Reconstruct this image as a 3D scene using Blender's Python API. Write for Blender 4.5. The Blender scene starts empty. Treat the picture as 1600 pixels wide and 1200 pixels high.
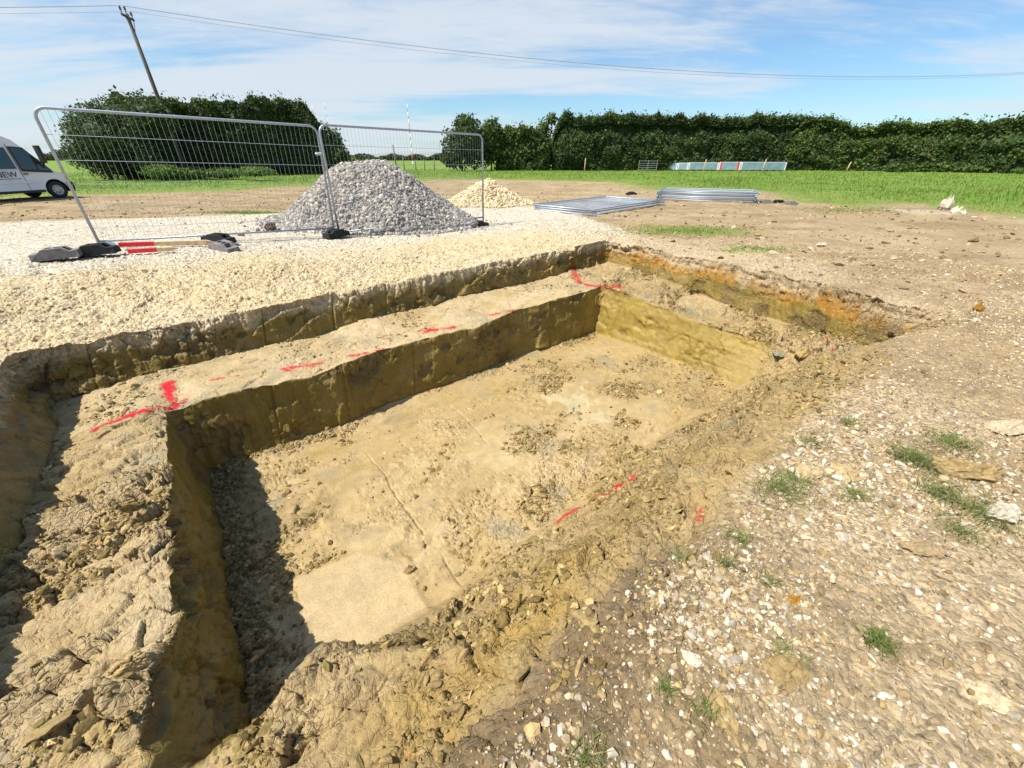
import bpy, math, random
import numpy as np
from mathutils import Vector, Matrix
R = np.random.default_rng(7); random.seed(7)
S = bpy.context.scene; COL = S.collection
rad = math.radians

# ------------------------------------------------------------------ camera model (also used to survey the photo)
F, HY, CH = 603.0, 247.0, 1.6
PIT = math.atan((600 - HY) / F); CP, SP = math.cos(PIT), math.sin(PIT)
def at(px, py, z=None, Y=None):
    cx, cy = (px - 800) / F, (py - 600) / F
    d = np.array([cx, CP - cy * SP, -SP - cy * CP])
    t = (z - CH) / d[2] if z is not None else Y / d[1]
    return np.array([0, 0, CH]) + t * d
def proj(P):
    X, Y, Z = P[..., 0], P[..., 1], P[..., 2] - CH
    zc = Y * CP - Z * SP; yc = -Y * SP - Z * CP
    zs = np.where(zc > .05, zc, 1e9)
    return 800 + F * X / zs, 600 + F * yc / zs, zc

# pit axes: u along the back wall, v from the back wall towards the camera
O = at(270, 640, -.45)[:2]; Q = at(935, 452, -.45)[:2]
E1 = (Q - O) / np.linalg.norm(Q - O); E2 = np.array([E1[1], -E1[0]])
def uv(X, Y): return (X - O[0]) * E1[0] + (Y - O[1]) * E1[1], (X - O[0]) * E2[0] + (Y - O[1]) * E2[1]
def xy(u, v): return O[0] + u * E1[0] + v * E2[0], O[1] + u * E1[1] + v * E2[1]

# ------------------------------------------------------------------ numpy noise
def h2(ix, iy, s):
    h = (ix.astype(np.int64) * 374761393 + iy.astype(np.int64) * 668265263 + s * 1274126177) & 0xffffffff
    h = ((h ^ (h >> 13)) * 1274126177) & 0xffffffff
    h = ((h ^ (h >> 16)) * 2246822519) & 0xffffffff
    return ((h ^ (h >> 15)) & 0xffffff) / float(0xffffff)
def vn(x, y, s=0):
    x0, y0 = np.floor(x), np.floor(y); fx, fy = x - x0, y - y0
    fx = fx * fx * fx * (fx * (fx * 6 - 15) + 10); fy = fy * fy * fy * (fy * (fy * 6 - 15) + 10)
    a, b = h2(x0, y0, s), h2(x0 + 1, y0, s); c, d = h2(x0, y0 + 1, s), h2(x0 + 1, y0 + 1, s)
    return (a + (b - a) * fx) * (1 - fy) + (c + (d - c) * fx) * fy
def fbm(x, y, s=0, o=4, g=.5):
    r = 0; a = 1; t = 0
    for i in range(o):
        r = r + a * (vn(x, y, s + i * 17) * 2 - 1); t += a; a *= g
        x, y = (x * .8 - y * .6) * 2.03 + 3.7, (x * .6 + y * .8) * 2.03 + 1.3
    return r / t
def worley(x, y, s=0):
    """F1, F2-F1, per-cell random, tilted-plate value"""
    x0, y0 = np.floor(x), np.floor(y)
    f1 = np.full(x.shape, 9.); f2 = np.full(x.shape, 9.); rid = np.zeros(x.shape); tl = np.zeros(x.shape)
    for i in (-1, 0, 1):
        for j in (-1, 0, 1):
            cx, cy = x0 + i, y0 + j
            dx = cx + h2(cx, cy, s) - x; dy = cy + h2(cx, cy, s + 5) - y
            d = np.sqrt(dx * dx + dy * dy)
            r = h2(cx, cy, s + 9); n = d < f1
            f2 = np.where(n, f1, np.minimum(f2, d))
            tl = np.where(n, dx * (r * 2 - 1) + dy * (h2(cx, cy, s + 13) * 2 - 1), tl)
            rid = np.where(n, r, rid); f1 = np.where(n, d, f1)
    return f1, f2 - f1, rid, tl
def ss(a, b, x):
    t = np.clip((x - a) / (b - a), 0, 1); return t * t * (3 - 2 * t)
def lin(a, b, x): return np.clip((x - a) / (b - a), 0, 1)
def polysd(X, Y, poly):
    """signed distance to polygon, positive inside"""
    P = np.asarray(poly, float); d = np.full(X.shape, 1e18); ins = np.zeros(X.shape, bool)
    for i in range(len(P)):
        a, b = P[i], P[(i + 1) % len(P)]; e = b - a
        wx, wy = X - a[0], Y - a[1]
        t = np.clip((wx * e[0] + wy * e[1]) / max(e @ e, 1e-9), 0, 1)
        d = np.minimum(d, (wx - e[0] * t) ** 2 + (wy - e[1] * t) ** 2)
        c = ((a[1] <= Y) & (b[1] > Y)) | ((b[1] <= Y) & (a[1] > Y))
        with np.errstate(divide='ignore', invalid='ignore'):
            ins ^= c & (X < a[0] + (Y - a[1]) * e[0] / (e[1] if abs(e[1]) > 1e-12 else 1e-12))
    return np.where(ins, 1, -1) * np.sqrt(d)
def pxpoly(pts, z=0.): return [tuple(at(x, y, z)[:2]) for x, y in pts]

# ------------------------------------------------------------------ mesh + object helpers
def mesh_np(name, V, faces, smooth=False, cols=None, attrs=None):
    """faces: int array (n,3) or (n,4), or list of several such arrays"""
    me = bpy.data.meshes.new(name)
    if not isinstance(faces, list): faces = [faces]
    faces = [np.asarray(f, np.int32) for f in faces if len(f)]
    V = np.asarray(V, np.float32)
    me.vertices.add(len(V)); me.vertices.foreach_set('co', V.ravel())
    loops = np.concatenate([f.ravel() for f in faces]); tot = np.concatenate([np.full(len(f), f.shape[1], np.int32) for f in faces])
    st = np.concatenate([[0], np.cumsum(tot)[:-1]]).astype(np.int32)
    me.loops.add(len(loops)); me.loops.foreach_set('vertex_index', loops)
    me.polygons.add(len(tot)); me.polygons.foreach_set('loop_start', st)
    try: me.polygons.foreach_set('loop_total', tot)
    except Exception: pass
    me.polygons.foreach_set('use_smooth', np.full(len(tot), bool(smooth)))
    me.update(calc_edges=True)
    if cols is not None:
        a = me.attributes.new('Col', 'FLOAT_COLOR', 'POINT')
        a.data.foreach_set('color', np.concatenate([cols, np.ones((len(V), 1))], 1).astype(np.float32).ravel())
    for k, v in (attrs or {}).items():
        a = me.attributes.new(k, 'FLOAT', 'POINT'); a.data.foreach_set('value', np.asarray(v, np.float32))
    return me
def link(name, me, mat=None, parent=None):
    o = bpy.data.objects.new(name, me); COL.objects.link(o)
    if mat is not None and me is not None and not me.materials: me.materials.append(mat)
    if parent is not None: o.parent = parent
    return o
def tag(o, label=None, cat=None, group=None, kind=None):
    if label: o['label'] = label
    if cat: o['category'] = cat
    if group: o['group'] = group
    if kind: o['kind'] = kind
    return o
def empty(name, loc, rz=0, label=None, cat=None, group=None):
    o = bpy.data.objects.new(name, None); COL.objects.link(o); o.location = loc; o.rotation_euler = (0, 0, rz)
    o.empty_display_size = .2
    return tag(o, label, cat, group)
def copy_tree(o, parent=None):
    c = o.copy(); COL.objects.link(c)
    if parent is not None: c.parent = parent
    for ch in list(o.children): copy_tree(ch, c)
    return c

class MB:
    """collects boxes, prisms and tubes; build() links them as one mesh object"""
    def __init__(s): s.V = []; s.F3 = []; s.F4 = []; s.n = 0
    def add(s, V, f4=(), f3=()):
        V = np.asarray(V, float)
        s.V.append(V)
        if len(f4): s.F4.append(np.asarray(f4) + s.n)
        if len(f3): s.F3.append(np.asarray(f3) + s.n)
        s.n += len(V)
    def box(s, c, d, M=None, taper=1.0):
        x, y, z = np.array(d) / 2
        V = np.array([[-x, -y, -z], [x, -y, -z], [x, y, -z], [-x, y, -z], [-x*taper, -y*taper, z], [x*taper, -y*taper, z], [x*taper, y*taper, z], [-x*taper, y*taper, z]])
        if M is not None: V = V @ np.array(M).T
        s.add(V + np.array(c), [[0, 3, 2, 1], [4, 5, 6, 7], [0, 1, 5, 4], [1, 2, 6, 5], [2, 3, 7, 6], [3, 0, 4, 7]])
    def tube(s, pts, r, n=8, caps=True):
        P = np.asarray(pts, float); rr = np.broadcast_to(np.asarray(r, float), (len(P),))
        up = np.array([0, 0, 1.]); V = []
        T = np.gradient(P, axis=0); T /= np.linalg.norm(T, axis=1)[:, None]
        ref = up if abs(T[0] @ up) < .9 else np.array([1., 0, 0])
        a = np.cross(T[0], ref); a /= np.linalg.norm(a)
        for i in range(len(P)):
            a = a - T[i] * (a @ T[i]); a /= np.linalg.norm(a); b = np.cross(T[i], a)
            for k in range(n):
                w = 2 * math.pi * k / n; V.append(P[i] + rr[i] * (a * math.cos(w) + b * math.sin(w)))
        f = [[i * n + k, i * n + (k + 1) % n, (i + 1) * n + (k + 1) % n, (i + 1) * n + k] for i in range(len(P) - 1) for k in range(n)]
        f3 = []
        if caps:
            V.append(P[0]); V.append(P[-1]); c0, c1 = len(P) * n, len(P) * n + 1; e = (len(P) - 1) * n
            f3 = [[c0, (k + 1) % n, k] for k in range(n)] + [[c1, e + k, e + (k + 1) % n] for k in range(n)]
        s.add(V, f, f3)
    def lathe(s, prof, n=16, M=None, c=(0, 0, 0)):
        """prof: (radius, height) pairs round local z"""
        V = []; 
        for r_, h in prof:
            for k in range(n): V.append((r_ * math.cos(2*math.pi*k/n), r_ * math.sin(2*math.pi*k/n), h))
        V = np.array(V)
        if M is not None: V = V @ np.array(M).T
        s.add(V + np.array(c), [[i*n+k, i*n+(k+1) % n, (i+1)*n+(k+1) % n, (i+1)*n+k] for i in range(len(prof)-1) for k in range(n)])
    def prism(s, poly, y0, y1):
        """polygon in x,z extruded along y"""
        n = len(poly); V = [(x, y0, z) for x, z in poly] + [(x, y1, z) for x, z in poly]
        s.add(V, [[i, (i+1) % n, n+(i+1) % n, n+i] for i in range(n)])
        s.ng = getattr(s, 'ng', []); b = s.n - 2 * n
        s.ng += [list(range(b + n - 1, b - 1, -1)), list(range(b + n, b + 2 * n))]
    def build(s, name, mat, parent=None, smooth=False, bevel=0):
        me = bpy.data.meshes.new(name)
        fs = [tuple(map(int, f)) for A in s.F4 + s.F3 for f in A] + [tuple(f) for f in getattr(s, 'ng', [])]
        me.from_pydata([tuple(v) for v in np.concatenate(s.V)], [], fs); me.update()
        if smooth: me.polygons.foreach_set('use_smooth', [True] * len(me.polygons))
        o = link(name, me, mat, parent)
        if bevel:
            b = o.modifiers.new('bevel', 'BEVEL'); b.width = bevel; b.segments = 2; b.limit_method = 'ANGLE'
        return o

# ------------------------------------------------------------------ materials
def newmat(name):
    m = bpy.data.materials.new(name); m.use_nodes = True
    nt = m.node_tree; b = nt.nodes['Principled BSDF']
    return m, nt, b
def N(nt, t, **k):
    n = nt.nodes.new(t)
    for a, v in k.items():
        if a.startswith('i_'): n.inputs[a[2:].replace('_', ' ')].default_value = v
        else: setattr(n, a, v)
    return n
def simple(name, col, rough=.6, metal=0., var=.15, scale=8., bump=.1, bscale=60., dist=.004, spec=None):
    m, nt, b = newmat(name); L = nt.links.new
    tc = N(nt, 'ShaderNodeTexCoord')
    no = N(nt, 'ShaderNodeTexNoise', i_Scale=scale, i_Detail=5.)
    L(tc.outputs['Object'], no.inputs['Vector'])
    mr = N(nt, 'ShaderNodeMapRange'); mr.inputs[1].default_value = .3; mr.inputs[2].default_value = .7
    mr.inputs[3].default_value = 1 - var; mr.inputs[4].default_value = 1 + var
    L(no.outputs['Fac'], mr.inputs[0])
    vm = N(nt, 'ShaderNodeVectorMath', operation='SCALE'); vm.inputs[0].default_value = col
    L(mr.outputs[0], vm.inputs['Scale']); L(vm.outputs[0], b.inputs['Base Color'])
    b.inputs['Roughness'].default_value = rough; b.inputs['Metallic'].default_value = metal
    if spec is not None: b.inputs['Specular IOR Level'].default_value = spec
    if bump:
        n2 = N(nt, 'ShaderNodeTexNoise', i_Scale=bscale, i_Detail=4.); L(tc.outputs['Object'], n2.inputs['Vector'])
        bp = N(nt, 'ShaderNodeBump', i_Strength=bump, i_Distance=dist)
        L(n2.outputs['Fac'], bp.inputs['Height']); L(bp.outputs[0], b.inputs['Normal'])
    return m
def attrmat(name, rough=.95, bump=.3, bscale=120., dist=.006, var=.25, vscale=40., transl=0., spec=.2):
    """base colour from the mesh's own Col attribute times procedural noise"""
    m, nt, b = newmat(name); L = nt.links.new
    at_ = N(nt, 'ShaderNodeAttribute', attribute_name='Col'); tc = N(nt, 'ShaderNodeTexCoord')
    no = N(nt, 'ShaderNodeTexNoise', i_Scale=vscale, i_Detail=4.); L(tc.outputs['Object'], no.inputs['Vector'])
    mr = N(nt, 'ShaderNodeMapRange'); mr.inputs[1].default_value = .3; mr.inputs[2].default_value = .7
    mr.inputs[3].default_value = 1 - var; mr.inputs[4].default_value = 1 + var
    L(no.outputs['Fac'], mr.inputs[0])
    vm = N(nt, 'ShaderNodeVectorMath', operation='SCALE'); L(at_.outputs['Color'], vm.inputs[0]); L(mr.outputs[0], vm.inputs['Scale'])
    L(vm.outputs[0], b.inputs['Base Color']); b.inputs['Roughness'].default_value = rough
    b.inputs['Specular IOR Level'].default_value = spec
    if bump:
        n2 = N(nt, 'ShaderNodeTexNoise', i_Scale=bscale, i_Detail=5.); L(tc.outputs['Object'], n2.inputs['Vector'])
        bp = N(nt, 'ShaderNodeBump', i_Strength=bump, i_Distance=dist); L(n2.outputs['Fac'], bp.inputs['Height']); L(bp.outputs[0], b.inputs['Normal'])
    if transl:
        tr = N(nt, 'ShaderNodeBsdfTranslucent'); L(vm.outputs[0], tr.inputs['Color'])
        mx = N(nt, 'ShaderNodeMixShader'); mx.inputs[0].default_value = transl
        L(b.outputs[0], mx.inputs[1]); L(tr.outputs[0], mx.inputs[2]); L(mx.outputs[0], nt.nodes['Material Output'].inputs['Surface'])
    return m

def ground_material():
    m, nt, b = newmat('earth'); L = nt.links.new
    A = lambda n: N(nt, 'ShaderNodeAttribute', attribute_name=n)
    tc = N(nt, 'ShaderNodeTexCoord'); P = tc.outputs['Object']
    col = A('Col'); grav = A('grav'); wet = A('wet'); ck = A('crk')
    # fine tone variation in two scales
    n1 = N(nt, 'ShaderNodeTexNoise', i_Scale=9., i_Detail=8., i_Roughness=.68); L(P, n1.inputs['Vector'])
    n2 = N(nt, 'ShaderNodeTexNoise', i_Scale=70., i_Detail=6., i_Roughness=.7); L(P, n2.inputs['Vector'])
    def mrange(src, a, b_, c, d):
        r = N(nt, 'ShaderNodeMapRange'); r.inputs[1].default_value = a; r.inputs[2].default_value = b_; r.inputs[3].default_value = c; r.inputs[4].default_value = d
        L(src, r.inputs[0]); return r.outputs[0]
    def mul(x, y):
        q = N(nt, 'ShaderNodeMath', operation='MULTIPLY'); L(x, q.inputs[0])
        if isinstance(y, (int, float)): q.inputs[1].default_value = y
        else: L(y, q.inputs[1])
        return q.outputs[0]
    def add(x, y):
        q = N(nt, 'ShaderNodeMath', operation='ADD'); L(x, q.inputs[0]); L(y, q.inputs[1]); return q.outputs[0]
    tone = mul(mrange(n1.outputs['Fac'], .3, .7, .84, 1.16), mrange(n2.outputs['Fac'], .3, .7, .82, 1.18))
    # gravel cells: every pebble its own tone
    w = N(nt, 'ShaderNodeTexNoise', i_Scale=30., i_Detail=2.); L(P, w.inputs['Vector'])
    wv = N(nt, 'ShaderNodeVectorMath', operation='SCALE'); L(w.outputs['Color'], wv.inputs[0]); wv.inputs['Scale'].default_value = .03
    pv = N(nt, 'ShaderNodeVectorMath', operation='ADD'); L(P, pv.inputs[0]); L(wv.outputs[0], pv.inputs[1])
    vo = N(nt, 'ShaderNodeTexVoronoi', i_Scale=42., i_Randomness=1.); L(pv.outputs[0], vo.inputs['Vector'])
    vb = N(nt, 'ShaderNodeTexVoronoi', i_Scale=17., i_Randomness=1.); L(pv.outputs[0], vb.inputs['Vector'])
    sep = N(nt, 'ShaderNodeSeparateColor'); L(vo.outputs['Color'], sep.inputs[0])
    sb = N(nt, 'ShaderNodeSeparateColor'); L(vb.outputs['Color'], sb.inputs[0])
    cell = mul(mrange(sep.outputs[0], 0, 1, .55, 1.35), mrange(sb.outputs[0], 0, 1, .85, 1.15))
    mx = N(nt, 'ShaderNodeMix', data_type='FLOAT'); L(grav.outputs['Fac'], mx.inputs[0]); mx.inputs[2].default_value = 1.; L(cell, mx.inputs[3])
    tone = mul(tone, mx.outputs[0])
    sc = N(nt, 'ShaderNodeVectorMath', operation='SCALE'); L(col.outputs['Color'], sc.inputs[0]); L(tone, sc.inputs['Scale'])
    L(sc.outputs[0], b.inputs['Base Color'])
    ro = mrange(wet.outputs['Fac'], 0, 1, .96, .48); L(ro, b.inputs['Roughness']); b.inputs['Specular IOR Level'].default_value = .32
    # relief
    n3 = N(nt, 'ShaderNodeTexNoise', i_Scale=55., i_Detail=9., i_Roughness=.62); L(P, n3.inputs['Vector'])
    peb = mul(mul(mrange(vo.outputs['Distance'], 0, .7, 1, 0), grav.outputs['Fac']), 1.5)
    rough = mrange(wet.outputs['Fac'], 0, 1, 1., .4)
    n4 = N(nt, 'ShaderNodeTexNoise', i_Scale=170., i_Detail=5., i_Roughness=.7); L(P, n4.inputs['Vector'])
    hgt = add(add(mul(n3.outputs['Fac'], rough), mul(mul(n4.outputs['Fac'], rough), .7)), peb)
    wn = N(nt, 'ShaderNodeTexNoise', i_Scale=7., i_Detail=4.); L(P, wn.inputs['Vector'])
    ws = N(nt, 'ShaderNodeVectorMath', operation='SCALE'); L(wn.outputs['Color'], ws.inputs[0]); ws.inputs['Scale'].default_value = .07
    wa = N(nt, 'ShaderNodeVectorMath', operation='ADD'); L(P, wa.inputs[0]); L(ws.outputs[0], wa.inputs[1])
    for sc_, am in ((9., .9), (24., .6)):
        ve = N(nt, 'ShaderNodeTexVoronoi', feature='DISTANCE_TO_EDGE', i_Scale=sc_, i_Randomness=1.); L(wa.outputs[0], ve.inputs['Vector'])
        vc = N(nt, 'ShaderNodeTexVoronoi', i_Scale=sc_, i_Randomness=1.); L(wa.outputs[0], vc.inputs['Vector'])
        s3 = N(nt, 'ShaderNodeSeparateColor'); L(vc.outputs['Color'], s3.inputs[0])
        hgt = add(hgt, mul(mul(add(mrange(ve.outputs['Distance'], 0, .09, -1, 0), mul(s3.outputs[0], .7)), ck.outputs['Fac']), am))
    bp = N(nt, 'ShaderNodeBump', i_Strength=.8, i_Distance=.015); L(hgt, bp.inputs['Height']); L(bp.outputs[0], b.inputs['Normal'])
    return m
M_EARTH = ground_material()
M_STONE = attrmat('loose_stone', var=.18, vscale=60, bump=.4, bscale=90, dist=.005)
M_CLOD = attrmat('clay_clod', rough=.85, var=.25, vscale=45, bump=.5, bscale=80, dist=.008)
M_LEAF = attrmat('hedge_leaf', rough=.6, bump=0, var=.3, vscale=1.2, transl=.3, spec=.3)
M_GRASS = attrmat('grass_blade', rough=.6, bump=0, var=.2, vscale=.6, transl=.35, spec=.25)
M_GALV = simple('galvanised_steel', (.33, .38, .44), .45, .65, .12, 30, .05, 200)
M_BLOCK = simple('black_rubber', (.022, .023, .025), .8, 0, .35, 14, .35, 90, .004, .2)
M_GREYBLOCK = simple('weathered_grey_rubber', (.17, .155, .15), .85, 0, .3, 14, .4, 90, .004)
M_WOOD = simple('pale_timber', (.55, .40, .22), .8, 0, .25, 18, .3, 80, .003)
M_OLDWOOD = simple('weathered_timber', (.22, .18, .14), .9, 0, .3, 12, .5, 50, .006)
M_POLE = simple('backlit_pole_timber', (.10, .082, .068), .9, 0, .3, 12, .5, 50, .006)  # darker than the weathered timber: the pole's backlit look is put into its colour
M_REDWOOD = simple('red_painted_timber', (.62, .02, .025), .5, 0, .12, 20, .15, 80, .002)
M_BARK = simple('bark', (.10, .075, .05), .95, 0, .35, 10, .6, 30, .02)
M_VAN = simple('white_van_paint', (.78, .79, .80), .28, 0, .04, 3, 0)
M_GLASS = simple('tinted_glass', (.02, .04, .045), .06, 0, .1, 2, 0, spec=.8)
M_PLASTIC = simple('black_plastic', (.02, .02, .022), .55, 0, .2, 20, .1, 150, .002)
M_TYRE = simple('tyre_rubber', (.025, .024, .023), .85, 0, .3, 20, .3, 100, .003)
M_RIM = simple('steel_rim', (.42, .43, .44), .4, .6, .15, 12, .05)
M_NAVY = simple('navy_lettering', (.015, .025, .09), .5, 0, .05, 5, 0)
M_LAMP = simple('lamp_lens', (.6, .62, .64), .15, 0, .1, 6, 0)
M_REDLAMP = simple('red_lamp_lens', (.4, .02, .02), .2, 0, .1, 6, 0)
M_CABLE = simple('cable', (.26, .29, .38), .7, 0, .05, 1, 0)
M_PORC = simple('insulator_glaze', (.16, .11, .09), .3, 0, .1, 10, 0)
M_RED = simple('red_marker_paint', (.65, .03, .03), .5, 0, .1, 3, .1)
M_WHITE = simple('white_marker_paint', (.75, .75, .74), .5, 0, .08, 3, .1)
M_WRAP = simple('blue_grey_wrapping', (.20, .29, .34), .35, 0, .2, 1.5, .3, 6, .05)
M_WRAPEND = simple('white_wrapping', (.62, .66, .68), .4, 0, .1, 2, .2, 8, .03)
M_STRAP = simple('red_strap', (.6, .06, .05), .5, 0, .1, 4, 0)
def paint_material():
    m, nt, b = newmat('red_spray_paint'); L = nt.links.new; tc = N(nt, 'ShaderNodeTexCoord'); d = N(nt, 'ShaderNodeAttribute', attribute_name='dens')
    n = N(nt, 'ShaderNodeTexNoise', i_Scale=60., i_Detail=7., i_Roughness=.8); L(tc.outputs['Object'], n.inputs['Vector'])
    ad = N(nt, 'ShaderNodeMath', operation='ADD'); nm = N(nt, 'ShaderNodeMapRange'); nm.inputs[1].default_value = .25; nm.inputs[2].default_value = .75; nm.inputs[3].default_value = 0; nm.inputs[4].default_value = 1; nm.clamp = False; L(n.outputs['Fac'], nm.inputs[0])
    L(nm.outputs[0], ad.inputs[0]); L(d.outputs['Fac'], ad.inputs[1])
    mr = N(nt, 'ShaderNodeMapRange', interpolation_type='SMOOTHSTEP'); mr.inputs[1].default_value = .72; mr.inputs[2].default_value = 1.12; mr.inputs[3].default_value = 0; mr.inputs[4].default_value = .9; L(ad.outputs[0], mr.inputs[0])
    b.inputs['Base Color'].default_value = (.66, .016, .034, 1); b.inputs['Roughness'].default_value = .85; b.inputs['Specular IOR Level'].default_value = .2
    n2 = N(nt, 'ShaderNodeTexNoise', i_Scale=120., i_Detail=5.); L(tc.outputs['Object'], n2.inputs['Vector'])
    bp = N(nt, 'ShaderNodeBump', i_Strength=.8, i_Distance=.012); L(n2.outputs['Fac'], bp.inputs['Height']); L(bp.outputs[0], b.inputs['Normal'])
    tr = N(nt, 'ShaderNodeBsdfTransparent'); mx = N(nt, 'ShaderNodeMixShader'); L(mr.outputs[0], mx.inputs[0]); L(tr.outputs[0], mx.inputs[1]); L(b.outputs[0], mx.inputs[2])
    L(mx.outputs[0], nt.nodes['Material Output'].inputs['Surface']); return m
M_PAINT = paint_material()

# ------------------------------------------------------------------ terrain: shape
UW = dict(ol=-.95, il=0., ir=6.2, orr=7.85)           # walls across u
VW = dict(ob=-1.15, ib=0.)                             # walls across v
def upper(u, v):
    d = np.maximum(VW['ob'] - v, np.minimum(UW['ol'] - u, 1.6) * ss(2.5, 0, v))
    zt = np.clip(.30 - .036 * (u + .5), .04, .36)
    z = .02 + (zt - .02) * ss(.05, 1.5, d) * ss(14, 8, d)
    z = z + .05 * fbm(u * .35, v * .35, 3, 3) * ss(0, 2, np.abs(d)) + .015 * fbm(u * 1.7, v * 1.7, 5, 3)
    dist = np.hypot(u - .6, v - 4.4)
    z = z + ss(20, 90, dist) * .25 * fbm(u * .02, v * .02, 8, 2)
    return z
def shape(u, v):
    """returns a, b (warped plan position), z, and masks"""
    zu = upper(u, v)
    # wall lines wander in plan
    wu = .05 * fbm(v * 1.1, u * .25, 11, 2) + .022 * fbm(v * 4.2, u * .5, 12, 3)
    wv = .05 * fbm(u * .9, v * .25, 14, 2) + .024 * fbm(u * 4.0, v * .5, 15, 3)
    core = ss(14, 10, np.hypot(u - 3.5, v - 1.5))
    g = np.exp(-((u - UW['orr']) / .7) ** 2) * (-.45 * ss(2.0, 3.4, v) + .12 * ss(1, -1.3, v))
    gb = np.exp(-((v - VW['ob']) / .5) ** 2) * (-.028 * np.clip(u, -1, 8) + .10)
    gi = np.exp(-((u - UW['ir']) / .5) ** 2) * (.12 * ss(.3, 2.5, v))
    a = u + (wu + g + gi) * core; b = v + (wv + gb) * core
    lip = lambda x, y, s: .05 * np.maximum(fbm(x * 3.3, y, s, 3), 0) * 2
    wo = .05
    ols = .05 * ss(-.9, -.3, v); ol = lin(UW['ol'] - wo - ols, UW['ol'] + wo + ols, u); ort = lin(UW['orr'] + .06, UW['orr'] - .08, u)
    ob = lin(VW['ob'] - wo, VW['ob'] + wo, v)
    # front edge of the dig: a rounded bank up to the camera's ground
    vf = 3.92 + .12 * fbm(u * .8, 2.2, 21, 3) + .25 * ss(5.5, 7.4, u)
    bank = ss(vf + .26, vf - .42, v)
    Mo = ol * ort * ob
    zl = -.45 + .05 * fbm(u * .6, v * .6, 23, 3) - .16 * ss(5.3, 6.6, u) * ss(.2, 2.2, v) + .06 * ss(5.4, 7.6, u) * ss(1, -1, v)
    zl = zl + .30 * ss(2.9, 3.75, v) * ss(.6, 1.8, u) * ss(6.6, 5.6, u) - .06 * ss(6.4, 7.0, u) * ss(3.7, 2.5, v)
    zl = zl - .05 * ss(-.2, -.9, u) + .10 * ss(3.2, 4.0, v) * ss(.5, -.2, u)
    zl = zl + .05 * ss(-.35, -1.05, v) * np.clip(fbm(u * 1.3, 4.4, 25, 2) + .2, 0, 1)   # spoil against the back wall
    slw = .045 + .10 * ss(2.3, 3.0, v); il = lin(UW['il'] - slw - .04 - .03 * ss(2.2, 3., v), UW['il'] + .0, u)
    ir = lin(UW['ir'] + .10 + .05 * ss(1.5, 2.8, v), UW['ir'] - .10 - .05 * ss(1.5, 2.8, v), u)
    ib = lin(VW['ib'] - .045, VW['ib'] + .045, v)
    wide = ss(.15, 1.3, u)
    f0 = 2.62 + .32 * ss(.5, .1, u) + .10 * fbm(u * 1.4, 7.7, 27, 3) + .05 * wide
    f1 = 2.95 + .22 * ss(.5, .1, u) + .62 * wide + .05 * fbm(u * 1.9, 3.3, 28, 2)
    fr = 1 - (lin(f0, f1, v) * wide + ss(f0, f1, v) * (1 - wide))
    Mi = il * ir * ib * fr
    zf = -1.25 + .018 * fbm(u * .8, v * .8, 31, 3) + .05 * ss(.2, .0, v)
    # bites out of the inner lips
    e = np.minimum(np.minimum(np.abs(u - UW['il']), np.abs(v)), np.abs(u - UW['ir']))
    zl = zl - .07 * np.clip(fbm(u * 2.2, v * 2.2, 33, 2) - .05, 0, 1) * ss(.25, .02, e)
    eo = np.minimum(np.minimum(np.abs(u - UW['ol']), np.abs(v - VW['ob'])), np.abs(u - UW['orr']))
    zu = zu - .08 * np.clip(fbm(u * 2.4, v * 2.4, 35, 2) - .05, 0, 1) * ss(.22, .02, eo)
    low = zl + (zf - zl) * Mi
    Mob = Mo * bank
    z = zu + (low - zu) * Mob
    return a, b, z, Mob, Mi, fr, zu

ZONE = dict(
    chalk=pxpoly([(-900, 520), (-900, 400), (0, 367), (200, 354), (330, 345), (430, 333), (640, 322), (830, 321), (900, 334), (965, 352), (1000, 366), (940, 420), (500, 540), (0, 700), (-900, 1100)], .08),
    grass=pxpoly([(-1200, 340), (-200, 316), (110, 306), (400, 297), (520, 290), (700, 281), (850, 283), (960, 285), (1010, 299), (1190, 303), (1260, 319), (1340, 324), (1430, 322), (1600, 341), (2300, 420)]) + [(900, -50), (900, 900), (0, 3000), (-3000, 900), (-600, 100)],
    square=pxpoly([(455, 905), (560, 860), (630, 880), (684, 972), (655, 1000), (500, 1052)], -1.25),
    cream=pxpoly([(850, 625), (905, 605), (960, 630), (935, 660), (880, 650)], -1.25),
)
C = lambda r, g, b: np.array([r, g, b])
# real-world base colours
K = dict(chalk=C(.56, .498, .388), chalktan=C(.54, .425, .248), soil=C(.335, .246, .134), soil2=C(.19, .132, .066), clay=C(.362, .258, .112),
         claydry=C(.435, .326, .172), wall=C(.190, .134, .026), orange=C(.33, .165, .024), ochre=C(.33, .215, .055), grey=C(.235, .215, .145), grass=C(.115, .205, .018), drygrass=C(.25, .23, .07),
         pink=C(.455, .358, .225), cream=C(.48, .41, .24), stone=C(.50, .44, .335), turf=C(.175, .122, .062))

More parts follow.
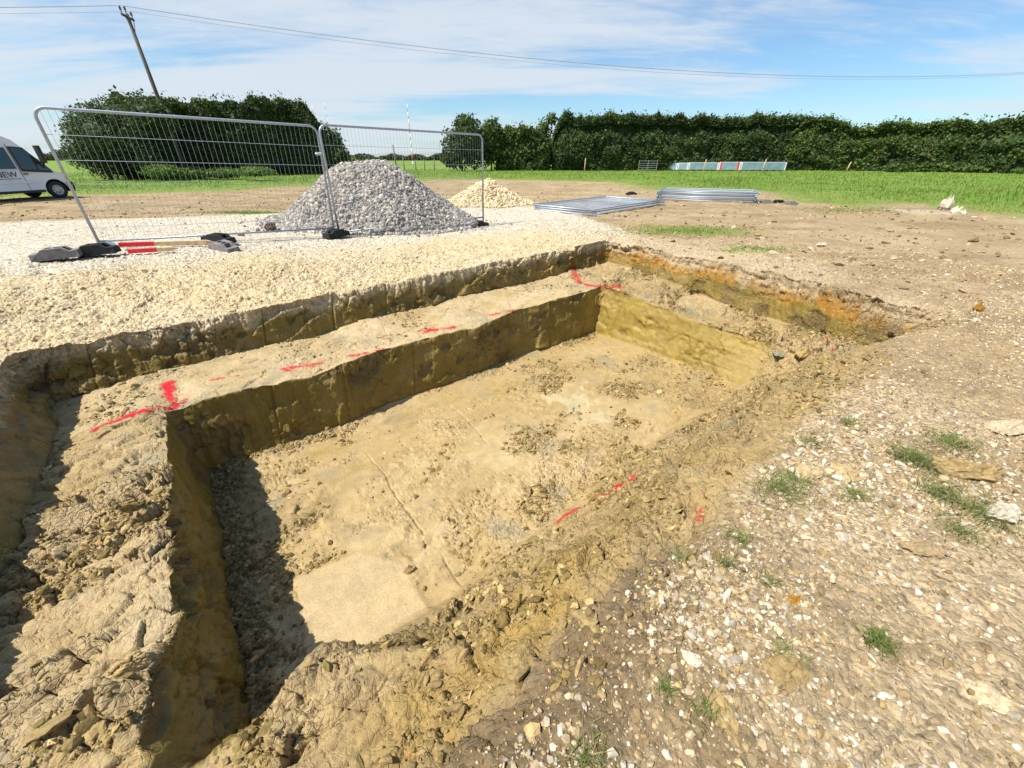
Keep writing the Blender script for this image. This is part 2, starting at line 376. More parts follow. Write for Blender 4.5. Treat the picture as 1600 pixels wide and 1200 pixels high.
def lerp(a, b, t): return a + (b - a) * t[..., None]
def colour(X, Y, Z, u, v, Mob, Mi, fr, slope, zu):
    sh = X.shape
    n1 = fbm(X * .9, Y * .9, 41, 4); n2 = fbm(X * 3.5, Y * 3.5, 42, 4); n3 = fbm(X * 14, Y * 14, 43, 3)
    c = np.broadcast_to(K['soil'], sh + (3,)).copy()
    near0 = ss(9, 4, np.hypot(X, Y)); c = lerp(c, K['soil2'], np.clip(.22 + .9 * n2 + .5 * n3, 0, 1) * (.5 + .25 * near0))
    c = lerp(c, K['pink'], np.clip(n1 * 1.6 + .1, 0, 1) * .45)
    c = lerp(c, K['soil2'] * 1.05, ss(.12, .34, fbm(X * .55 - Y * .2, Y * 1.9, 141, 5)) * .55 * ss(4, 8, np.hypot(X, Y)))
    # wheel tracks on the haul strip to the left
    tr = np.clip(np.sin((Y + .30 * X) * 3.2 + n1 * 2) * 1.7 - .5, 0, 1) * ss(-3, -7, X) * np.clip(.6 + n2, 0, 1) * .85
    c = lerp(c, K['soil2'], tr)
    # pale stony streaks on the near ground
    near = ss(9, 5, np.hypot(X, Y))
    st = np.clip(fbm(X * .8 + Y * .3, Y * 1.3, 45, 4) * 2.2 + .12, 0, 1) * near
    c = lerp(c, K['pink'] * 1.1, st * .5)
    sl = np.clip(ss(.45, .1, np.abs(Y - (1.35 + .25 * (X - 3.5)) - .3 * n1)) * ss(2.4, 3.2, X) , 0, 1) * near
    c = lerp(c, K['stone'], sl * np.clip(.55 + n2, 0, 1))
    for px, py, rx, ry in ((1425, 330, 1.2, .5), (1465, 334, .8, .4)):
        p = at(px, py, 0); c = lerp(c, K['stone'] * .95, ss(1.3, .5, np.hypot((X - p[0]) / rx, (Y - p[1]) / ry) + .6 * n2 + .2 * n3) * .8)
    ch = ss(-.25, .25, polysd(X, Y, ZONE['chalk']) + .35 * n2 + .1 * n3)
    ob_d = np.maximum(VW['ob'] - v, UW['ol'] - u)
    tan = ss(2.9, 1.7, ob_d + .5 * n1) * ss(9.5, 6.5, u)
    cc = np.broadcast_to(K['chalk'], sh + (3,)); cc = lerp(cc, K['chalktan'], np.clip(tan + .35 * n2, 0, 1))
    cc = lerp(cc, K['chalk'] * .95, ss(.05, .35, fbm(X * 1.7, Y * 1.7, 144, 4)) * .25)
    cc = lerp(cc, K['soil'] * 1.25, np.clip(n2 * 1.3 - .35 + .5 * n3, 0, 1) * .45)
    c = lerp(c, cc, ch)
    # whitish spoil along the right hand rim
    rim = ss(1.3, .1, np.abs(u - UW['orr'] - .5) + .5 * n2) * ss(3.6, 2.2, v) * ss(-2.4, -1.0, v)
    c = lerp(c, K['pink'], rim * .8)
    gsd = polysd(X, Y, ZONE['grass'])
    g = ss(-.6, .9, gsd + 1.6 * n1 + .5 * n2)
    gc = lerp(np.broadcast_to(K['grass'], sh + (3,)), K['drygrass'], np.clip(.15 + .8 * n1 + .5 * n2 + ss(5, 0, gsd) * .5, 0, 1) * .6)
    c = lerp(c, gc, g)
    patch = 0 * X
    for px, py, rx, ry in ((1075, 362, 1.5, .8), (400, 340, 1.6, .5), (1180, 392, .7, .4)):
        p = at(px, py, 0); patch = np.maximum(patch, ss(1.2, .4, np.hypot((X - p[0]) / rx, (Y - p[1]) / ry) + .5 * n2))
    c = lerp(c, K['grass'] * .9 + K['drygrass'] * .25, patch * .75)
    # ---- the dig
    cl = lerp(np.broadcast_to(K['clay'], sh + (3,)), K['claydry'], np.clip(.28 + 1.1 * n1 + .5 * n2, 0, 1))
    cl = lerp(cl, K['clay'] * .88, ss(.0, .3, fbm(u * 1.1 + 3, v * 2.2, 149, 4)) * .6)
    brk_ = np.clip(ss(-.05, .3, fbm(u * 1.5, v * 2.4, 63, 4)) + .75 * (1 - ss(.1, .9, Mi)) * ss(.7, 1.8, u) * ss(2.5, 2.8, v), 0, 1); cl = lerp(cl, K['soil2'] * .95, np.clip(n2 * 1.3 - .1 + .5 * n3, 0, 1) * (.18 + .42 * brk_))
    cl = lerp(cl, K['wall'] * 1.1, np.clip(fbm(u * 2.4, v * 5, 148, 4) * 1.6 - .2, 0, 1) * .35)
    ledge = Mob * (1 - np.clip(Mi * 1.5, 0, 1))
    backl = ss(.1, -.1, v) * ss(6.6, 5.6, u)
    cl = lerp(cl, K['chalktan'] * .9, ledge * backl * np.clip(.55 + .7 * n2, 0, 1) * .8)
    leftl = ss(.1, -.05, u) * ss(-.2, .4, v)
    cl = lerp(cl, K['chalktan'] * .82, ledge * leftl * np.clip(.35 + .9 * n2 + ss(-.6, -.1, u) * .3, 0, 1) * .6)
    cl = lerp(cl, K['grey'], np.clip(fbm(X * 2.6, Y * 2.6, 47, 5) * 3 - .8, 0, 1) * .6)
    fl = ss(.9, 1., Mi)
    cl = lerp(cl, K['cream'], fl * ss(-.02, .2, polysd(X, Y, ZONE['cream']) * .8 - .03 + .34 * n2 + .3 * n3) * .6)
    sm = fl * ss(0, .04, polysd(X, Y, ZONE['square']))
    cl = lerp(cl, K['claydry'] * .97, sm * .8)
    # ochre seam: along the near bank and in the right hand wall
    och = ss(.26, .04, np.abs(v - (3.58 + .14 * n1)) + .22 * n2) * ss(.35, .9, u) * ss(2.3, 1.6, u) * .7
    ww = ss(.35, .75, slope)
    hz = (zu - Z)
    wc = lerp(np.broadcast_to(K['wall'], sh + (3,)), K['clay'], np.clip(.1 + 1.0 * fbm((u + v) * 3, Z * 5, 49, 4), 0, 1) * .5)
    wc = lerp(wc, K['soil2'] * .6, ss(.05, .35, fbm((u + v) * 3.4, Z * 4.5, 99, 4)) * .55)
    lit = ss(5.6, 6., u) * ss(7, 6.6, u); wc = lerp(wc, C(.285, .198, .040), lit * np.clip(.75 + .6 * fbm((u + v) * 4, Z * 6, 52, 3), 0, 1))  # sunlit right inner wall: its brighter ochre is painted into the clay colour
    rw = ss(7.2, 7.5, u) * ss(-1.35, -1.0, v)
    band = ss(.02, .10, hz + .04 * n2) * ss(.42, .24, hz + .10 * fbm((u + v) * 3, Z * 3, 50, 3))
    wc = lerp(wc, K['orange'], rw * band * np.clip(.8 + .6 * n3 + .5 * n2, 0, 1))
    wc = lerp(wc, K['chalktan'] * .75, ss(.13, .04, hz + .05 * n2) * (1 - rw) * ss(.5, 1, Mob * 4) * .7)
    cl = lerp(cl, K['ochre'], och)
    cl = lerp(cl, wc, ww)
    tf = ss(.30, .08, np.abs(v - 3.98) + .14 * n2) * ss(.1, .6, u) * ss(2.6, 1.6, u)
    c = lerp(c, K['turf'], tf * .85)
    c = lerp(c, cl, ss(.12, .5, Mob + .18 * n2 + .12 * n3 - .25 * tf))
    grav = np.clip(ch * (.70 - .58 * np.clip(tan, 0, 1)) + (1 - ss(.2, .6, Mob)) * (1 - g) * (.45 + .3 * st), 0, 1)
    wet = ss(.2, .6, Mob) * (.35 + .65 * np.maximum(fl, ww)); wet = np.clip(wet + sm * .2, 0, 1)
    return np.clip(c, .01, .8), grav, wet, g

def axis(segs, walls, lo, hi, grow=1.035):
    out = []
    for a, b, s in segs: out.append(np.arange(a, b, s))
    for a, b, n in walls: out.append(np.linspace(a, b, n))
    x = np.unique(np.round(np.concatenate(out), 5))
    keep = np.concatenate([[True], np.diff(x) > .0009]); x = x[keep]
    return x
ua = axis([(-3.2, -1.2, .03), (-1.2, 3.2, .0088), (3.2, 8.4, .016), (8.4, 11, .03)],
          [(-1.09, -.81, 44), (-.20, .10, 80), (6.0, 6.4, 50), (7.74, 7.94, 44)], 0, 0)
va = axis([(-4.6, -2.6, .03), (-2.6, 2.4, .0145), (2.4, 4.9, .0082), (4.9, 7, .024)],
          [(-1.21, -1.09, 36), (-.055, .055, 46)], 0, 0)
U, V = np.meshgrid(ua, va, indexing='ij')
a, b, z, Mob, Mi, fr, zu = shape(U, V)
X, Y = xy(a, b)
def grid_normals(X, Y, Z):
    P = np.stack([X, Y, Z], -1)
    du = np.gradient(P, axis=0); dv = np.gradient(P, axis=1)
    n = np.cross(dv, du); n /= np.maximum(np.linalg.norm(n, axis=-1), 1e-9)[..., None]
    return np.where(n[..., 2:3] < 0, -n, n)
Nn = grid_normals(X, Y, z); slope = 1 - Nn[..., 2]
# ---- relief
wall = ss(.3, .7, slope) * ss(.05, .3, Mob + .2); flat = 1 - wall
s_ = U + V
floor = ss(.93, 1., Mi); ramp = Mob * ss(.97, .7, fr) * ss(0, .25, U) 
ledge = Mob * (1 - ss(.0, .1, Mi)); upm = 1 - ss(.05, .4, Mob)
rough_f = np.clip(fbm(U * 1.1, V * 1.6, 61, 3) * 2.2 + .1, 0, 1)
sq = floor * ss(-.03, .03, polysd(X, Y, ZONE['square']))
# clods and plates (flat ground)
f1, e1, r1, t1 = worley(U * 5 + .6 * fbm(U*4, V*4, 71, 2), V * 9 + .6 * fbm(U*4, V*4, 72, 2), 73)
f2, e2, r2, t2 = worley(U * 17, V * 22, 83)
f3, e3, r3, t3 = worley(U * 38, V * 44, 93)
plate = (r1 - .5) * .05 + t1 * .075 - .03 * ss(.12, 0, e1)
clod = .028 * (r2 - .35) * ss(.9, .2, f2) + t2 * .02 - .008 * ss(.15, 0, e2)
crumb = .010 * (r3 - .3) * ss(.8, .1, f3)
left = ledge * ss(.05, -.1, U) * ss(-.3, .2, V)
back = ledge * ss(.05, -.1, V)
rightl = ledge * ss(6.0, 6.5, U)
och_ = ss(.30, .1, np.abs(V - 3.62) + .2 * fbm(U * 3, V * 3, 264, 3)) * ss(2.3, 1.6, U)
brk = ss(-.12, .22, fbm(U * 1.5, V * 2.4, 63, 4))                   # where the clay has broken up
brr = np.clip(brk * .65 + .35 * ss(-.2, .2, fbm(U * 4, V * 4, 263, 2)) + .35 * ss(.9, 1.6, U) * (1 - och_), 0, 1)
lk = ss(-.05, .25, fbm(U * 1.2, V * 3.0, 163, 3))
pl = np.clip(left * (.55 + 1.3 * lk) + rightl * (.3 + .8 * brk) + back * .22 + ramp * (.35 + .9 * brr) + upm * .14, 0, 1.5)
patchy = ss(.02, .30, fbm(U * 1.7 + 7, V * 2.3, 65, 4))
crk = ss(.10, .015, e1) * .030 + ss(.12, .03, e2) * .010
d_flat = plate * pl - crk * np.clip(ramp * brr + left * (.35 + .65 * lk) + rightl * brk * .8 + floor * patchy * .4 * (1 - sq), 0, 1) \
    + clod * np.clip(left * .30 * lk + rightl * brk * .8 + back * .22 * brk + ramp * 1.25 * brr + upm * .26 + floor * patchy * .7 * (1 - sq), 0, 1.2) \
    + crumb * np.clip(left * (.28 + .25 * lk) + back * (.2 + .3 * brk) + rightl * .7 * brk + ramp * 1.0 * brr + upm * 1.25 + floor * .8 * patchy * (1 - sq), 0, 1.3)
d_flat = d_flat + .008 * fbm(U * 6, V * 6, 67, 4) * np.clip(1 - floor * .7, 0, 1) + .005 * fbm(U * 25, V * 25, 68, 3) * upm
fis = np.abs(fbm(U * 4.5, V * 8, 171, 4)); d_flat = d_flat - (left + rightl + ramp * .8) * .020 * ss(.045, 0, fis)
d_flat = d_flat + left * .012 * fbm(U * 2.0, V * 14, 168, 3)       # drag lines across the ledge
# bucket passes on the floor: shallow scrapes and a few straight steps
scr = .006 * fbm(U * .9, V * 13, 69, 3) + .010 * ss(1.42, 1.40, U) * ss(.9, 1.0, V) - .012 * ss(.016, 0, np.abs(U - 1.41 - .03 * fbm(V, V, 3, 2))) * ss(.6, .9, V)
scr = scr - .010 * ss(.014, 0, np.abs(U - 2.7 + .1 * V)) * ss(1.8, 1.2, V) - .008 * ss(.02, 0, np.abs(V - 1.25 - .05 * fbm(U, U, 4, 2))) * ss(2.4, 3, U)
gmask = ss(-.12, .1, fbm(U * 3.1, V * 3.1, 70, 3))
tear = fbm(U * 3.2 + .4 * V, V * 11, 66, 4); tpat = ss(.02, .3, fbm(U * 1.2 + 9, V * 1.4, 62, 3))
f4, e4, r4, t4 = worley(U * 9 + .8 * tear, V * 20, 97)
flake = tpat * ((r4 - .55) * .02 * (r4 > .55) + t4 * .028 * (r4 > .45) - .012 * ss(.10, .0, e4) * (r4 > .4))
d_flat = d_flat + floor * (scr * gmask + flake) * (1 - sq) + sq * .012 + floor * ss(.75, .3, U + .5 * fbm(V * 2, U * 2, 60, 3)) * (plate * .5 + clod * .8 * brk) * (1 - sq)
d_flat = d_flat + floor * .022 * ss(.05, .0, np.abs(polysd(X, Y, ZONE['square']) + .035)) * ss(1.0, 1.3, U) * ss(.62, .3, fr * 0 + np.abs(V - 2.0)) * (.4 + 1.2 * np.clip(fbm(U * 9, V * 9, 59, 2) + .3, 0, 1))
# a continuous bench line scraped along the foot of the lit inner wall
d_flat = d_flat - 0
# right-hand rubble tracks on the upper ground
d_flat = d_flat + upm * ss(3.9, 4.3, V) * (.022 * fbm(U * 1.3, V * 1.3, 75, 3))
chs = upm * ss(-1.1, -1.4, V) * ss(-3.2, -2.2, V)
d_flat = d_flat + chs * (.055 * fbm(U * 2.6, V * 2.6, 76, 5, .6) + .014 * fbm(U * 14, V * 14, 176, 3) + clod * .25)
# walls: scoops, slabs and cracks
q1, g1, rr1, tt1 = worley(s_ * 3.1 + .5 * fbm(s_ * 3, z * 3, 77, 2), z * 3.5, 78)
q2, g2, rr2, tt2 = worley(s_ * 9 + .5 * fbm(s_ * 8, z * 8, 79, 2), z * 13, 80)
wr = ss(-.1, .3, fbm(s_ * 1.1, z * 2.0, 81, 3))
d_wall = (rr1 - .5) * .03 + tt1 * .03 - .014 * ss(.06, 0, g1) * wr + wr * ((rr2 - .5) * .03 + tt2 * .035 - .014 * ss(.12, 0, g2)) \
    + .03 * fbm(s_ * 1.6, z * 1.2, 82, 3) + .010 * fbm(s_ * 14, z * 3, 84, 3) + .004 * fbm(s_ * 40, z * 40, 85, 2)
band_o = ss(7.3, 7.6, U) * ss(.34, .26, zu - z + .08 * fbm(s_ * 3, z * 3, 50, 3)) * ss(-1.2, -1.0, V)
d_wall = d_wall + band_o * (clod * 1.6 + crumb * 1.5 + .02 * fbm(s_ * 9, z * 12, 87, 4)) + .03 * ss(.05, 0, np.abs(zu - z - .12 - .05 * fbm(s_ * 2, z * 0, 88, 2))) * band_o * -1
d_wall = d_wall - .022 * ss(.018, 0, np.abs(z + 1.12 + .02 * fbm(s_ * 2, s_, 89, 2))) * (U > 5.5) * ss(-.25, .05, fbm(s_ * 2.5, z * 0, 90, 2))
bk_ = np.floor(s_ / .82 + .25 * fbm(s_ * .7, z * 0, 92, 2)); bf_ = np.abs((s_ / .82 + .25 * fbm(s_ * .7, z * 0, 92, 2)) - bk_ - .5)
d_wall = d_wall + .03 * (h2(bk_, bk_ * 0 + 3, 94) - .5) + .012 * fbm(s_ * 18 + z * 3, z * 1.5, 95, 3) * ss(-.2, .2, fbm(s_ * .9, z * .9, 96, 2)) - .02 * ss(.485, .5, bf_) + .007 * fbm(s_ * 1.5, z * 26, 98, 2)
scab = ss(.16, .36, fbm(s_ * 3.4, z * 4.5, 99, 4)); d_wall = d_wall - .030 * scab + .012 * scab * fbm(s_ * 30, z * 30, 100, 2)
topz = ss(.18, .03, zu - z)
d_wall = d_wall * np.where(V > -.5, np.where(U > 5.8, .7, .75), 1.25) + topz * clod
lw = ss(.2, .05, np.abs(U)) * (V > .1); d_wall = d_wall + lw * ss(.5, 2.0, V) * .6 * ((rr2 - .5) * .05 + tt2 * .06 - .03 * ss(.12, 0, g2) + (rr1 - .5) * .05 + .014 * fbm(s_ * 22, z * 22, 187, 3))
D = d_flat * flat + d_wall * wall
Nd = grid_normals(X, Y, z)
X = X + Nd[..., 0] * D; Y = Y + Nd[..., 1] * D; Z = z + Nd[..., 2] * D
Ncore = grid_normals(X, Y, Z)
ccol, cgrav, cwet, cgrass = colour(X, Y, Z, U, V, Mob, Mi, fr, slope, zu)
ccrk = np.clip(left * (.45 + .55 * lk) + rightl * (.3 + .7 * brk) + ramp * (.3 + .7 * brr) + back * .35 * brk + wall * .25 * wr + floor * .4 * patchy * (1 - sq), 0, 1)
cspec = dict(left=left, back=back, rightl=rightl, ramp=ramp, upm=upm, floor=floor, wall=wall, patchy=patchy, sq=sq)

def gridfaces(nu, nv, keep=None):
    i, j = np.meshgrid(np.arange(nu - 1), np.arange(nv - 1), indexing='ij')
    a0 = i * nv + j
    f = np.stack([a0, a0 + nv, a0 + nv + 1, a0 + 1], -1)
    if keep is not None: f = f[keep]
    return f.reshape(-1, 4)
PC = np.stack([X, Y, Z], -1)
V1 = PC.reshape(-1, 3); F1 = gridfaces(len(ua), len(va))[:, ::-1]
# outer sheet to the horizon, dropped a little where it passes under the core
def outward(lo, hi, far, step=.1, g=1.028):
    r = [0.]; s = step
    while r[-1] < far: r.append(r[-1] + s); s *= g
    r = np.array(r[1:])
    return np.concatenate([(lo - r)[::-1], np.arange(lo, hi + .001, .25), hi + r])
u2 = outward(-3.0, 10.8, 3500); v2 = outward(-4.4, 6.8, 3500)
U2, V2 = np.meshgrid(u2, v2, indexing='ij')
z2 = upper(U2, V2)
X2, Y2 = xy(U2, V2)
inside = (U2 > -3.05) & (U2 < 10.85) & (V2 > -4.45) & (V2 < 6.85)
rough2 = np.exp(-np.hypot(X2, Y2) / 30)
z2 = z2 + (.05 * fbm(U2 * 3, V2 * 3, 91, 3) + .06 * fbm(X2 * .5, Y2 * 1.6, 191, 4)) * rough2 - inside * .05
zero = np.zeros_like(z2)
c2, g2_, w2_, gr2 = colour(X2, Y2, z2, U2, V2, zero, zero, zero + 1, zero, z2)
ci = .25 * (inside[:-1, :-1].astype(float) + inside[1:, :-1] + inside[:-1, 1:] + inside[1:, 1:])
F2 = gridfaces(len(u2), len(v2), ci < .99)[:, ::-1] + len(V1)
V2_ = np.stack([X2, Y2, z2], -1).reshape(-1, 3)
gm = mesh_np('ground', np.concatenate([V1, V2_]), [np.concatenate([F1, F2])], True,
             np.concatenate([ccol.reshape(-1, 3), c2.reshape(-1, 3)]),
             dict(grav=np.concatenate([cgrav.ravel(), g2_.ravel()]), wet=np.concatenate([cwet.ravel(), w2_.ravel()]), crk=np.concatenate([ccrk.ravel(), zero.ravel()])))
tag(link('ground', gm, M_EARTH), kind='structure')

# ---- looking up the built surface
PX, PY, PD = proj(V1)
def hit(px, py, tol=3.0):
    m = np.nonzero((np.abs(PX - px) < tol) & (np.abs(PY - py) < tol) & (PD > .1))[0]
    if len(m) == 0:
        p = at(px, py, 0.); u, v = uv(p[0], p[1]); p = at(px, py, float(upper(np.array([u]), np.array([v]))[0])); return p
    return V1[m[np.argmin(PD[m])]].copy()
def gz(x, y):
    u, v = uv(x, y)
    if -3 < u < 10.8 and -4.4 < v < 6.8:
        i = np.searchsorted(ua, u); j = np.searchsorted(va, v)
        return float(Z[max(i - 1, 0):i + 2, max(j - 1, 0):j + 2].mean())
    return float(upper(np.array([u]), np.array([v]))[0])
def gzv(x, y):
    u, v = uv(x, y); return upper(u, v)

# ------------------------------------------------------------------ loose stones and clods
def ico(sub=0):
    t = (1 + 5 ** .5) / 2
    V = np.array([[-1, t, 0], [1, t, 0], [-1, -t, 0], [1, -t, 0], [0, -1, t], [0, 1, t], [0, -1, -t], [0, 1, -t], [t, 0, -1], [t, 0, 1], [-t, 0, -1], [-t, 0, 1]], float)
    Fc = [[0, 11, 5], [0, 5, 1], [0, 1, 7], [0, 7, 10], [0, 10, 11], [1, 5, 9], [5, 11, 4], [11, 10, 2], [10, 7, 6], [7, 1, 8], [3, 9, 4], [3, 4, 2], [3, 2, 6], [3, 6, 8], [3, 8, 9], [4, 9, 5], [2, 4, 11], [6, 2, 10], [8, 6, 7], [9, 8, 1]]
    V /= np.linalg.norm(V, axis=1)[:, None]
    for _ in range(sub):
        V = list(map(np.array, V)); cache = {}; nf = []
        def mid(i, j):
            k = (min(i, j), max(i, j))
            if k not in cache:
                m = V[i] + V[j]; V.append(m / np.linalg.norm(m)); cache[k] = len(V) - 1
            return cache[k]
        for a, b, c in Fc:
            x, y, z = mid(a, b), mid(b, c), mid(c, a); nf += [[a, x, z], [b, y, x], [c, z, y], [x, y, z]]
        Fc = nf; V = np.array(V)
    return np.array(V), np.array(Fc)
def rock_variant(rng, sub, ang=.25, cuts=5):
    V, Fc = ico(sub); V = V * (1 + ang * (rng.random((len(V), 1)) - .5))
    for _ in range(cuts):                                   # flat broken faces
        n = rng.normal(size=3); n /= np.linalg.norm(n); d = V @ n; k = .55 + .3 * rng.random()
        V = V - np.maximum(d - k, 0)[:, None] * n * .95
    return V, Fc
VAR0 = [rock_variant(R, 0, .5, 3) for _ in range(12)]
VAR1 = [rock_variant(R, 1, .22, 6) for _ in range(14)]
VAR2 = [rock_variant(R, 2, .12, 9) for _ in range(8)]
VAR4 = [rock_variant(R, 4, .02, 16) for _ in range(8)]
VAR3 = [rock_variant(R, 3, .07, 14) for _ in range(8)]
def rotmats(n, rng, tilt=math.pi):
    q = rng.normal(size=(n, 4)) if tilt >= 3 else None
    if q is None:
        az = rng.random(n) * 2 * math.pi; tx = rng.normal(size=n) * tilt; ty = rng.normal(size=n) * tilt
        ca, sa = np.cos(az), np.sin(az); Zr = np.zeros((n, 3, 3)); Zr[:, 0, 0] = ca; Zr[:, 0, 1] = -sa; Zr[:, 1, 0] = sa; Zr[:, 1, 1] = ca; Zr[:, 2, 2] = 1
        Xr = np.zeros((n, 3, 3)); Xr[:, 0, 0] = 1; Xr[:, 1, 1] = np.cos(tx); Xr[:, 1, 2] = -np.sin(tx); Xr[:, 2, 1] = np.sin(tx); Xr[:, 2, 2] = np.cos(tx)
        Yr = np.zeros((n, 3, 3)); Yr[:, 1, 1] = 1; Yr[:, 0, 0] = np.cos(ty); Yr[:, 0, 2] = np.sin(ty); Yr[:, 2, 0] = -np.sin(ty); Yr[:, 2, 2] = np.cos(ty)
        return Xr @ Yr @ Zr
    q /= np.linalg.norm(q, axis=1)[:, None]; w, x, y, z = q.T
    return np.stack([1-2*(y*y+z*z), 2*(x*y-z*w), 2*(x*z+y*w), 2*(x*y+z*w), 1-2*(x*x+z*z), 2*(y*z-x*w), 2*(x*z-y*w), 2*(y*z+x*w), 1-2*(x*x+y*y)], -1).reshape(n, 3, 3)
def align(nrm):
    """rotation taking z to nrm"""
    n = len(nrm); zx = nrm; r = np.tile([1., 0, 0], (n, 1)); xx = r - zx * (r * zx).sum(1)[:, None]; xx /= np.linalg.norm(xx, axis=1)[:, None]
    return np.stack([xx, np.cross(zx, xx), zx], -1)
def scatter(pos, size, cols, variants, rng, tilt=math.pi, nrm=None):
    n = len(pos); Rm = rotmats(n, rng, tilt)
    if nrm is not None: Rm = align(nrm) @ Rm
    vi = rng.integers(len(variants), size=n); Vs, Fs, Cs = [], [], []; off = 0
    for k, (v, f) in enumerate(variants):
        m = np.nonzero(vi == k)[0]
        if len(m) == 0: continue
        P = v[None] * size[m][:, None, :]
        P = np.einsum('nij,nkj->nki', Rm[m], P) + pos[m][:, None, :]
        Vs.append(P.reshape(-1, 3)); Fs.append((f[None] + (np.arange(len(m)) * len(v))[:, None, None]).reshape(-1, 3) + off)
        Cs.append(np.repeat(cols[m], len(v), 0)); off += len(m) * len(v)
    return np.concatenate(Vs), np.concatenate(Fs), np.concatenate(Cs)
def pal(n, rng, base, var=.2, hue=.018):
    i = rng.integers(len(base), size=n); c = np.array(base)[i] * (1 + var * rng.normal(size=(n, 1))) * (1 + hue * rng.normal(size=(n, 3)))
    return np.clip(c, .02, .75)
area = np.abs(np.gradient(ua))[:, None] * np.abs(np.gradient(va))[None, :] + 0 * Z
dist = np.linalg.norm(PC - np.array([0, 0, CH]), axis=-1)
def pick(n, w, rng):
    p = (w * area).ravel(); p = np.cumsum(p); p /= p[-1]
    i = np.searchsorted(p, rng.random(n)); i = np.minimum(i, len(p) - 1)
    jit = (rng.random((n, 2)) - .5) * .012
    P = V1[i].copy(); P[:, :2] += jit
    return P, Ncore.reshape(-1, 3)[i]
seen = 1 / np.clip(dist, 1.5, 12) ** 1.3
clayp = [K['clay'], K['clay'] * .85, K['clay'] * .7, C(.20, .145, .05), C(.15, .105, .035), C(.25, .185, .07)]
# clay clods and crumbs in the dig
w = (left * lk * .55 + back * brk * .16 + rightl * brk * .9 + ramp * brr * .75 + floor * (patchy * .45 + .02 + .7 * ss(.85, .25, U + .5 * fbm(V * 2, U * 2, 60, 3))) * (1 - sq)) * (.06 + ss(-.05, .3, fbm(U * 2.1, V * 2.8, 101, 4))) * seen * (1 - wall)
foot = ss(.16, .0, np.minimum(np.abs(V - .07), np.abs(U - .08))) * (floor > .5)
w = w + foot * .8 * seen * ss(-.1, .3, fbm(U * 2, V * 2, 102, 2))
def sizes(n, lo, hi, k, asp, rng):
    return np.minimum(lo * (1 - rng.random((n, 1))) ** (-1 / k), hi) * np.array(asp) * (.7 + .6 * rng.random((n, 3)))
P, n_ = pick(46000, w, R); s = sizes(len(P), .0042, .026, 2.0, (1.3, .95, .55), R); P[:, 2] += s[:, 2] * .2
o1 = scatter(P, s, pal(len(P), R, clayp), VAR0, R, .4, n_)
P, n_ = pick(1300, w, R); s = sizes(len(P), .012, .045, 2.3, (1.4, .95, .34), R); P[:, 2] += s[:, 2] * .1
o2 = scatter(P, s, pal(len(P), R, clayp[:4]), VAR1, R, .3, n_)
def stuff(name, parts, mat, label, cat):
    V, Fc, Cc, off = [], [], [], 0
    for v, f, c in parts: V.append(v); Fc.append(f + off); Cc.append(c); off += len(v)
    return tag(link(name, mesh_np(name, np.concatenate(V), np.concatenate(Fc), False, np.concatenate(Cc)), mat), label, cat, kind='stuff')
stuff('clay_crumbs', [o1, o2], M_CLOD, 'loose clods and crumbs of olive clay strewn over the dug ledges and floor', 'clay crumbs')
# pebbles on the near ground
stonep = [K['stone'], K['stone'] * .85, K['pink'], K['pink'] * .85, K['soil'], K['soil'] * .8, K['soil2'] * 1.2, K['stone'] * .7, K['pink'] * .7, K['soil'] * 1.1, C(.31, .225, .105)]
cl = ss(-.25, .35, fbm(X * 1.1, Y * 1.1, 105, 4))
w = upm * ss(3.7, 4.0, V + .0 * U) * (.25 + cl) * seen + upm * ss(7.0, 8.2, U) * (.1 + .4 * cl) * seen
P, n_ = pick(150000, w, R); s = sizes(len(P), .0030, .016, 1.8, (1.15, .9, .65), R)
P[:, 2] += s[:, 2] * .2
b1 = scatter(P, s, pal(len(P), R, stonep), VAR0, R, .5, n_)
P, n_ = pick(3600, w * (.15 + cl ** 2), R); s = sizes(len(P), .0085, .026, 2.4, (1.2, .9, .62), R); P[:, 2] += s[:, 2] * .2
b2 = scatter(P, s, pal(len(P), R, stonep[:4] + [K['stone'] * .7, K['pink'] * .75, C(.31, .225, .11)]), VAR1, R, .4, n_)
stuff('pebbles', [b1, b2], M_STONE, 'pale pebbles and broken chalk scattered over the near brown ground', 'pebbles')
# crushed chalk on the bank and track
inch = ss(-.1, .3, polysd(X, Y, ZONE['chalk'])) * upm
w = inch * (.3 + ss(-.2, .4, fbm(X * 2, Y * 2, 107, 3))) / np.clip(dist, 2, 20)
bankm = (.2 + ss(2.6, 1.2, np.maximum(VW['ob'] - V, UW['ol'] - U))); P, n_ = pick(14000, w * bankm, R); s = sizes(len(P), .0048, .026, 2.2, (1.15, .9, .7), R)
P[:, 2] += s[:, 2] * .2
c1 = scatter(P, s, pal(len(P), R, [K['chalk'] * .95, K['chalktan'], K['chalktan'] * 1.1, K['chalktan'] * .95, K['chalktan']], .07), VAR0, R, .5, n_)
stuff('chalk_rubble', [c1], M_STONE, 'crushed cream chalk lying over the bank and track behind the dig', 'chalk')
